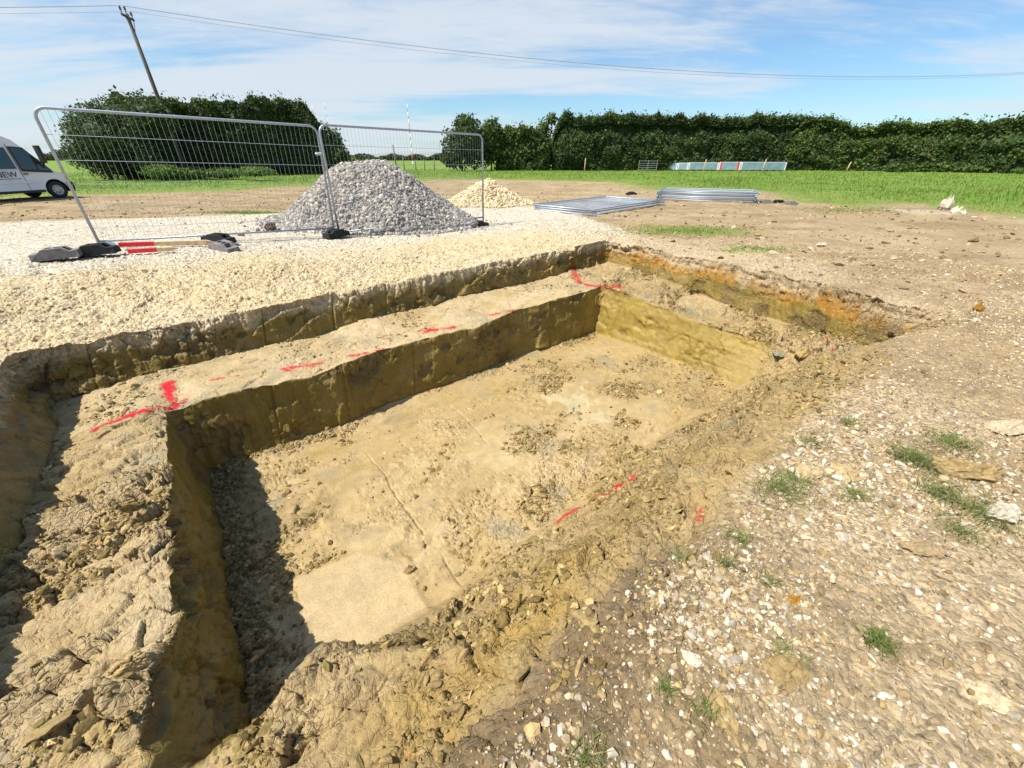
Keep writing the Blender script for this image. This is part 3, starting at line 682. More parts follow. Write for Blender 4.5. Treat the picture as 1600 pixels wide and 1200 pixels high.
# rubble on the dirt beyond (off the fine mesh)
n = 14000; ang = (R.random(n) - .5) * rad(125); rr = np.exp(np.log(7) + R.random(n) * np.log(32 / 7)); x, y = rr * np.sin(ang), rr * np.cos(ang)
u, v = uv(x, y); gsd = polysd(x, y, ZONE['grass']); inch2 = polysd(x, y, ZONE['chalk']) > 0
ok = (gsd < .2) & ((u > 8.1) | (v < -1.6)) ; x, y, inch2 = x[ok], y[ok], inch2[ok]
P = np.stack([x, y, [gz(i, j) for i, j in zip(x, y)]], -1); s = sizes(len(P), .011, .055, 2.3, (1.35, 1.05, .5), R) * np.where(inch2, .55, 1.)[:, None]
P[:, 2] += s[:, 2] * .2
cc = np.where(inch2[:, None], pal(len(P), R, [K['chalk'], K['chalktan'], K['chalk'] * .8], .12), pal(len(P), R, [K['soil'], K['soil'] * .8, K['soil2'] * 1.1, K['soil2'], K['pink'] * .9, K['soil'] * 1.1], .15))
stuff('dirt_clods', [scatter(P, s, cc, VAR1, R, .5)], M_STONE, 'brown clods and small stones on the churned dirt beyond the dig', 'dirt clods')
# dry straw and roots on the near ground
def blades(P, h, wd, lean, cols, rng, seg=2):
    n = len(P); az = rng.random(n) * 2 * math.pi; d = np.stack([np.cos(az), np.sin(az), 0 * az], -1); sdv = np.stack([-d[:, 1], d[:, 0], 0 * az], -1)
    up = np.array([0, 0, 1.]); Vs = []
    for k in range(seg + 1):
        t = k / seg; c = P + d * (lean * h * t * t)[:, None] + up * (h * t * (1 - .35 * t * np.minimum(lean, 1.5)))[:, None]
        w_ = (wd * (1 - t * .92))[:, None] * sdv / 2; Vs += [c - w_, c + w_]
    V = np.stack(Vs, 1).reshape(-1, 3); m = 2 * (seg + 1); base = (np.arange(n) * m)[:, None]
    Fq = np.concatenate([base + np.array([[2*k, 2*k+1, 2*k+3, 2*k+2]]) for k in range(seg)])
    return V, Fq, np.repeat(cols, m, 0)
w = upm * ss(3.8, 4.1, V) * (.1 + ss(-.1, .4, fbm(X * 1.5, Y * 1.5, 109, 3))) * seen
P, n_ = pick(12000, w, R); n = len(P); az = R.random(n) * 6.283; ln = .015 + .06 * R.random(n) ** 2
V_, F_, C_ = blades(P + [0, 0, .004], ln * .35, np.full(n, .0018), 2.4 + R.random(n), pal(n, R, [C(.40, .32, .18), C(.32, .25, .13), C(.20, .15, .08)], .15), R)
tag(link('straw', mesh_np('straw', V_, F_, False, C_), M_GRASS), 'dry straw and root fibres lying on the near soil', 'straw', kind='stuff')
# green tufts on the near ground
tufts = [(1218, 765, .15, 190), (1235, 745, .10, 90), (1432, 718, .14, 170), (1412, 712, .1, 80), (1485, 690, .16, 170), (1470, 770, .12, 110), (1340, 770, .10, 70), (1530, 800, .16, 140), (1370, 1000, .05, 90), (1385, 1012, .04, 60),
         (1100, 1110, .05, 40), (920, 1190, .06, 60), (1230, 1020, .05, 40), (1040, 1075, .04, 30), (1150, 835, .07, 50), (1500, 830, .1, 70), (1265, 690, .12, 60), (1200, 905, .05, 40), (1255, 515, .2, 60), (1320, 660, .1, 50), (1060, 870, .06, 40), (1135, 880, .05, 30)]
TP, TH = [], []
for px, py, r_, n in tufts:
    c = hit(px, py); n = int(n * 2.2); k = R.normal(size=(n, 2)) * r_ * .5 * (.3 + R.random((n, 1)))
    for dx, dy in k: TP.append((c[0] + dx, c[1] + dy, gz(c[0] + dx, c[1] + dy) - .004)); TH.append((.025 + .06 * R.random() ** 1.5) * min(1.15, .4 + r_ * 6))
TP = np.array(TP); TH = np.array(TH); n = len(TP)
V_, F_, C_ = blades(TP, TH, .0028 + .0035 * R.random(n), .4 + 1.2 * R.random(n), pal(n, R, [C(.115, .175, .03), C(.15, .21, .045), C(.20, .24, .07), C(.33, .28, .13)], .2), R, 3)
tag(link('grass_tufts', mesh_np('grass_tufts', V_, F_, False, C_), M_GRASS), 'small green grass tufts sprouting from the near stony ground', 'grass', kind='stuff')
# the field's grass
def field(n, r0, r1, hmin, hmax, wk):
    ang = (R.random(n) - .5) * rad(128); rr = np.exp(np.log(r0) + R.random(n) * np.log(r1 / r0)); x, y = rr * np.sin(ang), rr * np.cos(ang)
    gsd = polysd(x, y, ZONE['grass']) + 1.4 * fbm(x * .9, y * .9, 41, 4) + .4 * fbm(x * 3, y * 3, 3, 2)
    ok = gsd > .2 + .5 * R.random(n); x, y, gsd, rr = x[ok], y[ok], gsd[ok], rr[ok]; m = len(x)
    P = np.stack([x, y, gzv(x, y) - .02], -1)
    k = ss(0, 6, gsd); h = (hmin + (hmax - hmin) * R.random(m)) * (.3 + .7 * k) * (.75 + .5 * fbm(x * .4, y * .4, 7, 2))
    cols = pal(m, R, [C(.105, .205, .011), C(.135, .24, .018), C(.085, .165, .012), C(.20, .25, .045)], .15)
    dry = (R.random(m) < .35 * (1 - k) + .06 + .35 * np.clip(fbm(x * .22, y * .55, 19, 3), 0, 1)) ; cols[dry] = pal(int(dry.sum()), R, [C(.36, .32, .13)], .15)
    return blades(P, np.abs(h) + .02, wk * rr * (.7 + .6 * R.random(m)), .2 + .7 * R.random(m), cols, R, 2)
g1_, g2b = field(110000, 13, 80, .10, .30, .0009), field(26000, 13, 40, .12, .30, .0007)
V_ = np.concatenate([g1_[0], g2b[0]]); F_ = np.concatenate([g1_[1], g2b[1] + len(g1_[0])]); C_ = np.concatenate([g1_[2], g2b[2]])
# thin grass patches on the dirt
for px, py, rx, ry, n in ((1075, 362, 1.5, .7, 2600), (400, 340, 1.8, .5, 1500), (1180, 392, .8, .3, 400), (1330, 330, 2.0, 1.0, 1500)):
    c = at(px, py, .0); x = c[0] + R.normal(size=n) * rx * .5; y = c[1] + R.normal(size=n) * ry * .5
    P = np.stack([x, y, [gz(i, j) - .01 for i, j in zip(x, y)]], -1)
    q = blades(P, .03 + .08 * R.random(n), np.full(n, .012), .3 + .8 * R.random(n), pal(n, R, [C(.15, .24, .03), C(.24, .28, .07)], .2), R, 2)
    F_ = np.concatenate([F_, q[1] + len(V_)]); V_ = np.concatenate([V_, q[0]]); C_ = np.concatenate([C_, q[2]])
tag(link('field_grass', mesh_np('field_grass', V_, F_, False, C_), M_GRASS), 'bright green meadow grass covering the field before the hedges', 'grass', kind='stuff')

# ------------------------------------------------------------------ red setting-out paint: thin sheets 4 mm above the surface they lie on
F1r = F1; fc = None
def paint(pts, width, label, thr=.0, seed=0, dens=.25):
    pl_ = np.array([hit(*p) for p in pts]); lo = pl_.min(0) - .3; hi = pl_.max(0) + .3
    inb = ((V1 > lo) & (V1 < hi)).all(1).reshape(Z.shape)
    ii, jj = np.nonzero(inb); 
    if len(ii) == 0: return
    i0, i1, j0, j1 = ii.min(), ii.max() + 1, jj.min(), jj.max() + 1
    P = PC[i0:i1, j0:j1]; nn = Ncore[i0:i1, j0:j1]; d = np.full(P.shape[:2], 9.)
    for q in range(len(pl_) - 1):
        e = pl_[q + 1] - pl_[q]; wv_ = P - pl_[q]; t = np.clip((wv_ @ e) / max(e @ e, 1e-9), 0, 1)
        d = np.minimum(d, np.linalg.norm(wv_ - t[..., None] * e, axis=-1))
    k = fbm(P[..., 0] * 22, P[..., 1] * 22, 200 + seed, 4)
    wd_ = width * (2.1 + 1.2 * k); m = d < wd_
    keep = m[:-1, :-1] & m[1:, 1:] & m[1:, :-1] & m[:-1, 1:]
    f = gridfaces(P.shape[0], P.shape[1], keep)[:, ::-1]
    if len(f) == 0: return
    used, inv = np.unique(f, return_inverse=True)
    Vp = (P + nn * .004).reshape(-1, 3)[used]
    dv_ = (.60 * np.clip(1 - d / np.maximum(wd_, 1e-4), 0, 1) ** .8 - .7 * thr + .28 * fbm(P[..., 0] * 13, P[..., 1] * 13, 500 + seed, 3)).ravel()[used]
    o = link('paint_mark', mesh_np('paint_mark', Vp, inv.reshape(-1, 4), True, None, dict(dens=dv_)), M_PAINT)
    return tag(o, label, 'paint mark', 'red setting-out paint marks')
paint([(148, 667), (200, 648), (250, 633), (284, 626)], .036, 'long red paint line across the left clay ledge', 0, 1)
paint([(262, 598), (266, 614), (273, 634)], .045, 'short bright red paint stroke on the ledge at the near left inner corner', 0, 2)
paint([(332, 591), (372, 585)], .03, 'faint red paint dashes on the back ledge nearest the left corner cross', .25, 3, .05)
paint([(447, 575), (470, 570), (497, 565)], .05, 'bold red paint dab on the back ledge lip left of centre', .1, 4)
paint([(543, 554), (575, 549), (602, 543)], .04, 'broken red paint dash on the back ledge lip beside the bold dab', .2, 5, .1)
paint([(664, 514), (706, 508)], .05, 'red paint dash on the middle of the back ledge lip', .1, 6, .15)
paint([(760, 490), (797, 483)], .045, 'small faint red paint dash on the back ledge lip toward the far corner', .2, 7, .1)
paint([(897, 413), (900, 428), (906, 438)], .055, 'red paint stroke running up the far corner of the back ledge', 0, 8)
paint([(908, 439), (940, 444), (975, 447)], .06, 'red paint line along the ledge at the far right inner corner', .1, 9)
paint([(1292, 534), (1300, 540)], .05, 'square red paint spot on the clay of the right ledge', 0, 10)
paint([(874, 808), (895, 795), (925, 775), (950, 764), (983, 746)], .042, 'thick red paint line on the clay ramp at the front of the floor', 0, 11)
paint([(1090, 775), (1092, 795), (1096, 812)], .04, 'faint speckled red paint patch on soil right of the ramp line', .35, 12, -.05)
paint([(596, 1193), (620, 1186), (640, 1180)], .022, 'dark red paint scuff on the bank at the bottom edge', .2, 13, .05)

# ------------------------------------------------------------------ individual rocks
def rock(px, py, size, col, label, variant, rz=0, mat=M_STONE, sink=.33, name='rock', tilt=(0, 0), group=None, taper=0.):
    p = hit(px, py); v, f = VAR4[variant % len(VAR4)]
    V_ = v * np.array(size); rough = fbm(v[:, 0] * 2.6 + variant * 7, v[:, 1] * 2.6 + v[:, 2] * 2.1, 400 + variant, 4)
    r2_ = fbm(v[:, 0] * 7 + variant * 3, v[:, 1] * 7 + v[:, 2] * 6, 450 + variant, 4); pw_, pe_, pr_, pt_ = worley(v[:, 0] * 3 + v[:, 2], v[:, 1] * 3 + variant, 460 + variant)
    V_ = V_ * (1 + .22 * rough[:, None] + .10 * r2_[:, None]); V_[:, 2] *= 1 + .8 * (pr_ - .5) + .6 * pt_ - .35 * ss(.1, .0, pe_)
    V_[:, :2] *= (1 - taper * (V_[:, 2:3] / size[2]))
    me = mesh_np(name, V_, f, False, np.tile(np.array(col), (len(V_), 1)))
    o = link(name, me, mat); o.location = (p[0], p[1], p[2] + size[2] * (1 - 2 * sink)); o.rotation_euler = (tilt[0], tilt[1], rz)
    return tag(o, label, 'rock', group)
rock(1080, 1030, (.05, .026, .018), K['stone'] * 1.1, 'white elongated stone lying alone on brown gravelly soil', 0, -.5)
rock(1064, 970, (.022, .02, .018), K['stone'] * 1.1, 'small white upright stone above the white elongated stone', 1)
rock(1228, 1050, (.085, .07, .022), K['clay'] * .72, 'flat olive clay slab on the near gravel with cracked edges', 2, .4, M_CLOD)
rock(1131, 1115, (.045, .095, .02), K['clay'] * .85, 'long narrow olive clay slab near the bottom of the photo', 3, .25, M_CLOD)
rock(1540, 1085, (.075, .045, .02), K['pink'] * 1.05, 'pale pink flat stone at the lower right', 4, -.6)
rock(1440, 858, (.10, .055, .025), K['soil'] * .85, 'brown flat clod on stony ground at the right', 5, -.3, M_CLOD)
rock(1515, 738, (.17, .09, .05), K['clay'] * .8, 'large brown clay clod with dark underside at the right edge', 6, -.3, M_CLOD)
rock(1262, 738, (.10, .07, .025), K['claydry'] * .9, 'tan clay clod beside the green tufts', 7, .5, M_CLOD)
rock(1325, 740, (.11, .08, .025), K['claydry'] * .85, 'broader tan clay clod between two grass tufts', 1, 1.2, M_CLOD)
rock(1575, 668, (.20, .10, .035), K['pink'] * .95, 'wide tan clay slab at the far right edge', 2, .2, M_CLOD)
rock(1565, 800, (.12, .07, .03), K['stone'] * .9, 'chalk white block at the right edge below the dark clod', 3, .2)
rock(1395, 520, (.10, .09, .06), K['soil2'], 'dark earth lump on the rim by the right ledge end', 4, .2, M_CLOD)
rock(1528, 482, (.07, .06, .05), K['orange'] * .8, 'rust orange lump on the dirt beside the right wall', 5, 0, M_CLOD)
rock(1240, 937, (.03, .024, .018), K['orange'] * .95, 'orange ochre stone in the middle of the pebbles', 6)
rock(985, 988, (.016, .013, .012), K['stone'], 'pale round pebble by the edge of the orange clay', 2)
rock(1475, 327, (.24, .2, .30), K['stone'] * .92, 'pointed pale boulder standing at the grass edge', 3, 1.2, sink=.25, taper=.45)
rock(1494, 333, (.20, .16, .14), K['stone'] * 1.1, 'low white boulder right of the pointed boulder', 1, .9)
rock(1505, 336, (.12, .1, .09), K['stone'] * 1.05, 'smallest white stone right of the pointed boulder', 5, .2)
rock(425, 361, (.13, .12, .12), C(.13, .09, .075), 'dark brown rock on chalk in front of the gravel heap', 7, .3, sink=.15)
rock(1282, 381, (.17, .10, .05), K['stone'] * 1.15, 'white chalk lump on brown dirt right of the green patch', 3, .3)
rock(1520, 378, (.12, .09, .06), K['soil2'], 'brown clod on the dirt below the pointed boulder', 2, .3, M_CLOD)
rock(1213, 553, (.16, .08, .03), K['grey'] * 1.05, 'blue grey clay slab lying on the right ledge', 4, .9, M_CLOD)
rock(1252, 552, (.12, .09, .07), K['clay'], 'rounded clay lump on the right ledge beside the blue grey slab', 6, .4, M_CLOD)
rock(200, 1040, (.09, .05, .03), K['clay'] * 1.05, 'long tilted clay flake at the near left ledge edge', 0, .9, M_CLOD, tilt=(.4, .2))
rock(470, 735, (.055, .04, .03), K['clay'], 'clay lump on the floor near the shaded left corner', 3, .4, M_CLOD)
rock(640, 890, (.05, .035, .03), K['clay'] * .95, 'clay clod at the corner of the smooth scraped square', 5, .4, M_CLOD)

# ------------------------------------------------------------------ heaps
def heap(name, cx, cy, rx, ry, h, n, smin, smax, palette, label, cat, seed, var, flat=.25, base=None):
    rng = np.random.default_rng(seed); root_z = gz(cx, cy)
    th = np.linspace(0, 2 * math.pi, 90, endpoint=False); rr = np.linspace(0, 1.08, 40)
    T, Q_ = np.meshgrid(th, rr)
    def prof(r, t):
        k = 1 + .12 * fbm(np.cos(t) * 1.4, np.sin(t) * 1.4, seed, 3)
        q = np.clip(r / k, 0, 1.3)
        a_ = 1 - .08 * q; b_ = .99 * (1 - np.sign(q - flat * .7) * (np.abs(q - flat * .7) / (1 - flat * .7)) ** .95); e_ = .07
        return h * -e_ * np.log(np.exp(-a_ / e_) + np.exp(-b_ / e_))
    Zh = prof(Q_, T); xh, yh = Q_ * np.cos(T) * rx, Q_ * np.sin(T) * ry
    Zh = Zh + .09 * h * fbm(xh * 1.1, yh * 1.1, seed + 3, 3)
    V = np.stack([xh, yh, np.maximum(Zh, -.15)], -1).reshape(-1, 3)
    i, j = np.meshgrid(np.arange(39), np.arange(90), indexing='ij'); f = np.stack([i*90+j, i*90+(j+1) % 90, (i+1)*90+(j+1) % 90, (i+1)*90+j], -1).reshape(-1, 4)
    tri = np.concatenate([f[:, :3], f[:, [0, 2, 3]]])
    cols0 = np.tile(np.array(base if base is not None else palette[0]) * .7, (len(V), 1))
    t = rng.random(n) * 2 * math.pi; r_ = np.sqrt(rng.random(n)) * 1.08; strag = rng.random(n) < .012; r_[strag] = 1.05 + .2 * rng.random(strag.sum()) ** 2
    x, y = r_ * np.cos(t) * rx, r_ * np.sin(t) * ry
    zz = np.maximum(prof(r_, t) + .09 * h * fbm(x * 1.1, y * 1.1, seed + 3, 3), np.array([gz(cx + a_, cy + b_) for a_, b_ in zip(x, y)]) - root_z)
    s = (smin + (smax - smin) * rng.random((n, 1)) ** 3.2) * (.7 + .6 * rng.random((n, 3)))
    P = np.stack([x, y, zz + s[:, 2] * .2], -1)
    o = scatter(P, s, pal(n, rng, palette, .16), var, rng)
    me = mesh_np(name, np.concatenate([V, o[0]]), np.concatenate([tri, o[1] + len(V)]), False, np.concatenate([cols0, o[2]]))
    ob = link(name, me, M_STONE); ob.location = (cx, cy, root_z)
    return tag(ob, label, cat)
heap('gravel_heap', -3.68, 11.0, 2.55, 2.0, 1.41, 36000, .017, .062, [C(.29, .272, .252), C(.37, .34, .30), C(.205, .192, .18), C(.46, .41, .335), C(.31, .27, .225), C(.26, .245, .23)], 'tall heap of grey crushed stone standing behind the mesh fence', 'gravel heap', 11, VAR0, .30)
heap('chalk_heap', -.95, 17.1, 1.65, 1.5, .84, 9000, .014, .085, [C(.54, .43, .26), C(.58, .49, .33), C(.48, .38, .22)], 'low heap of yellow chalk rubble right of the fence', 'chalk heap', 23, VAR0, .08)

# ------------------------------------------------------------------ mesh fence panels
def panel_parts(root, Wd, Ht, flat=False, wires=True):
    rt, rc = .021, .14
    def arc(cx, cz, a0, a1): return [(cx + rc * math.cos(rad(a)), 0, cz + rc * math.sin(rad(a))) for a in np.linspace(a0, a1, 7)]
    fr_ = MB()
    fr_.tube([(0, 0, -.06)] + arc(rc, Ht - rc, 180, 90) + arc(Wd - rc, Ht - rc, 90, 0) + [(Wd, 0, -.06)], rt, 10)
    fr_.tube([(rt, 0, .09), (Wd - rt, 0, .09)], .016, 8)
    fr_.build('frame', M_GALV, root, True)
    me = MB()
    n = int(Wd / .075)
    for k in range(1, n):
        x = k * Wd / n
        ht = Ht - .012
        if x < rc: ht = Ht - rc + math.sqrt(rc*rc - (rc-x)**2)
        if x > Wd - rc: ht = Ht - rc + math.sqrt(rc*rc - (x-Wd+rc)**2)
        me.tube([(x, 0, .09), (x, 0, ht - .01)], .0019, 4, False)
    for zz in np.arange(Ht - .32, .2, -.32):
        me.tube([(rt, .004, zz), (Wd - rt, .004, zz)], .0034, 4, False)
    me.build('wire_mesh', M_GALV, root)
def standing(base0, base1, top0, label):
    b0, b1 = np.array(base0), np.array(base1); d = b1 - b0; Wd = np.linalg.norm(d); d /= Wd
    upv = np.array(top0) - b0; upv -= d * (upv @ d); Ht = np.linalg.norm(upv); upv /= Ht
    ny = np.cross(upv, d)
    root = empty('mesh_fence', tuple(b0), 0, label, 'fence panel', 'upright temporary fence panels')
    root.rotation_euler = Matrix((d, ny, upv)).transposed().to_euler()
    panel_parts(root, Wd, Ht + .02)
    return root
A0 = at(158, 386, .33); B0 = at(524, 368, .17); B1 = at(531, 370, .17); C0 = at(755, 345, .13)
T0 = at(86, 172, Y=A0[1] + .02)
standing(A0, B0 + [0, 0, .06], T0, 'leaning mesh fence panel left of the gravel heap')
Tb = at(501, 197, Y=B1[1])
standing(B1, C0, Tb, 'upright mesh fence panel in front of the gravel heap')
# clamp joining the two panels
cl_ = MB(); mid = (B0 + B1) / 2
cl_.tube([mid + [-.06, -.03, 1.5], mid + [.0, -.045, 1.5], mid + [.06, -.03, 1.5]], .028, 8); cl_.tube([mid + [0, -.075, 1.5], mid + [0, .04, 1.5]], .011, 6)
tag(cl_.build('fence_clamp', M_GALV), 'small steel clamp joining the two upright fence panels', 'clamp')
# galvanised disc plate by the left post
dp = MB(); ang = np.linspace(0, math.pi, 12)
p0 = at(172, 389, .33); dp.prism([(.13 * math.cos(t), .13 * math.sin(t)) for t in ang], -.006, .006)
o = dp.build('steel_plate', M_GALV); o.location = (p0[0], p0[1], gz(p0[0], p0[1]) + .0); o.rotation_euler = (-.15, 0, rad(10))
tag(o, 'half round steel plate propped at the foot of the left fence post', 'plate')
# feet
def foot_mesh(mat, name='rubber_block', holes=(-.14, -.05, .05, .14), L_=.50, Wd=.22, Ht=.14):
    """chamfered block with open sockets along its top"""
    import bmesh
    bm = bmesh.new()
    xs = sorted([-L_/2, L_/2] + [h + k for h in holes for k in (-.035, .035)]); ys = [-Wd/2, -.045, .045, Wd/2]
    def topz(x): return Ht if abs(x) < L_/2 - .08 else Ht - .05
    xs = sorted(set(xs + [-L_/2 + .08, L_/2 - .08]))
    g = {}
    for i, x in enumerate(xs):
        for j, y in enumerate(ys): g[i, j] = bm.verts.new((x, y * (1 if abs(x) < L_/2-.01 else .86), topz(x)))
    bt = {}
    for i, x in enumerate(xs):
        for j in (0, 3): bt[i, j] = bm.verts.new((x * 1.02, ys[j] * 1.06, 0))
    for i in range(len(xs) - 1):
        for j in range(3):
            mx_ = (xs[i] + xs[i+1]) / 2
            if j == 1 and any(abs(mx_ - h) < .034 for h in holes):
                q = [g[i, j], g[i+1, j], g[i+1, j+1], g[i, j+1]]; lo_ = [bm.verts.new((v.co.x, v.co.y, Ht - .09)) for v in q]
                for k in range(4): bm.faces.new((q[k], q[(k+1) % 4], lo_[(k+1) % 4], lo_[k]))
                bm.faces.new(lo_)
            else: bm.faces.new((g[i, j], g[i+1, j], g[i+1, j+1], g[i, j+1]))
        bm.faces.new((bt[i, 0], bt[i+1, 0], g[i+1, 0], g[i, 0])); bm.faces.new((g[i, 3], g[i+1, 3], bt[i+1, 3], bt[i, 3]))
    e = len(xs) - 1
    bm.faces.new([bt[0, 3], bt[0, 0], g[0, 0], g[0, 1], g[0, 2], g[0, 3]]); bm.faces.new([bt[e, 0], bt[e, 3], g[e, 3], g[e, 2], g[e, 1], g[e, 0]])
    bmesh.ops.recalc_face_normals(bm, faces=bm.faces)
    me = bpy.data.meshes.new(name); bm.to_mesh(me); bm.free(); me.materials.append(mat); return me
ME_FOOT = foot_mesh(M_BLOCK); ME_FOOTG = foot_mesh(M_GREYBLOCK)
def foot(me, px, py, z, rz, label, tilt=(0, 0), dz=0, p=None):
    p = at(px, py, z) if p is None else p
    o = link('rubber_block', me); o.location = (p[0], p[1], gz(p[0], p[1]) - .015 + dz + (.05 if py > 360 else 0.)); o.rotation_euler = (tilt[0], tilt[1], rz)
    b_ = o.modifiers.new('bevel', 'BEVEL'); b_.width = .008; b_.segments = 2; b_.limit_method = 'ANGLE'
    return tag(o, label, 'block', 'rubber fence blocks')
foot(ME_FOOTG, 96, 410, .3, rad(32), 'loose grey rubber block with open sockets, left of the leaning fence post', (0, -.05))
foot(ME_FOOT, 156, 402, .3, rad(22), 'black rubber block under the left post of the leaning panel', (0, -.04), .0)
foot(ME_FOOT, 527, 373, .16, rad(60), 'black rubber block where the two fence panels meet')
foot(ME_FOOT, 748, 348, .12, rad(15), 'black rubber block under the right hand post beside the heap')
foot(ME_FOOT, 345, 384, .24, rad(-8), 'black rubber block lying by the timber stakes', (0, .05))
foot(ME_FOOTG, 352, 392, .24, rad(-25), 'half buried grey rubber block below the black one by the stakes', (.1, .1), -.04)
foot(ME_FOOT, 986, 306, .0, rad(5), 'black rubber block on dirt behind the flat panel stack')
foot(ME_FOOTG, 1195, 319, .0, rad(-6), 'grey rubber block at the right end of the tall panel stack')
foot(ME_FOOT, 1215, 319, .0, rad(12), 'dark rubber block in the middle of the row beside the tall panel stack')
foot(ME_FOOTG, 1234, 321, .0, rad(-4), 'outermost grey rubber block in the row beside the tall panel stack')
# timber stakes with red ends
def stake(px0, py0, px1, py1, z, w_, red, label):
    a_, b_ = at(px0, py0, z), at(px1, py1, z); a_[2] = gz(a_[0], a_[1]) + w_; b_[2] = gz(b_[0], b_[1]) + w_ * 1.2
    d = b_ - a_; L_ = np.linalg.norm(d); d /= L_; s_v = np.cross([0, 0, 1], d); s_v /= np.linalg.norm(s_v); u_v = np.cross(d, s_v)
    root = empty('timber_stake', tuple(a_), 0, label, 'stake', 'timber stakes with red ends')
    root.rotation_euler = Matrix((d, s_v, u_v)).transposed().to_euler()
    m1 = MB(); m1.box((L_ * red / 2, 0, 0), (L_ * red, w_, w_)); m1.build('painted_end', M_REDWOOD, root, bevel=.004)
    m2 = MB(); Lw = L_ * (1 - red); m2.box((L_ * red + Lw / 2 - .06, 0, 0), (Lw - .12, w_ * .97, w_ * .97))
    xe = L_ - .12; h = w_ * .485
    m2.add([(xe, -h, -h), (xe, h, -h), (xe, h, h), (xe, -h, h), (L_, 0, 0)], f3=[[0, 1, 4], [1, 2, 4], [2, 3, 4], [3, 0, 4]])
    m2.build('bare_timber', M_WOOD, root)
stake(192, 393, 338, 385, .27, .065, .36, 'pale timber stake with a red painted end, farther of two by the fence')
stake(205, 402, 285, 397, .27, .06, .56, 'pale timber stake with a red painted end, nearer of two and half buried')
for k_, (px, py, sz) in enumerate(((378, 371, .07), (394, 372, .05), (404, 371, .04))):
    rock(px, py, (sz, sz * .9, sz * .8), C(.12, .09, .075), ('largest of the three small brown stones on the chalk left of the dark rock', 'middle one of the three small brown stones on the chalk', 'smallest brown stone on the chalk, next to the dark rock')[k_], k_ + 2, .3 * k_)

# panels stacked flat on the dirt
fp = empty('flat_fence_panel', (0, 0, 0), 0)
panel_parts(fp, 3.5, 2.0)
def stack(p0, p1, n, gap, z0, label0, group, jx, sc_):
    first = None
    d = (p1 - p0)[:2]; rz = math.atan2(d[1], d[0])
    for k in range(n):
        o = fp if not stack.used else copy_tree(fp); stack.used = True
        j = R.normal(size=3) * jx
        o.location = (p0[0] + j[0], p0[1] + j[1], z0 + .03 + k * gap + gz(p0[0], p0[1])); o.rotation_euler = (rad(-90), 0, rz + j[2] * .3); o.scale = sc_
        o.name = 'flat_fence_panel'
        tag(o, label0 if 0 < k < n - 1 else (label0.replace('one of the', 'topmost of the') if k else label0.replace('one of the', 'bottom of the')), 'fence panel', group)
stack.used = False
pL, pB, pR_ = at(851, 326, .02), at(927, 339, .02), at(1040, 321, .02)
dirx = (pR_ - pB)[:2]; dirx /= np.linalg.norm(dirx)
stack(pB, pB + np.append(dirx, 0) * 3.5, 3, .066, 0, 'one of the galvanised panels lying flat in the low stack', 'panels in the low flat stack', .02, (1.30, 1.2, 1.28))
p2a, p2b = at(1026, 313, .02), at(1174, 318.5, .02)
stack(p2a, p2b, 6, .064, 0, 'one of the galvanised panels lying flat in the tall stack behind', 'panels in the tall flat stack', .05, (1.08, 1.1, 1.0))

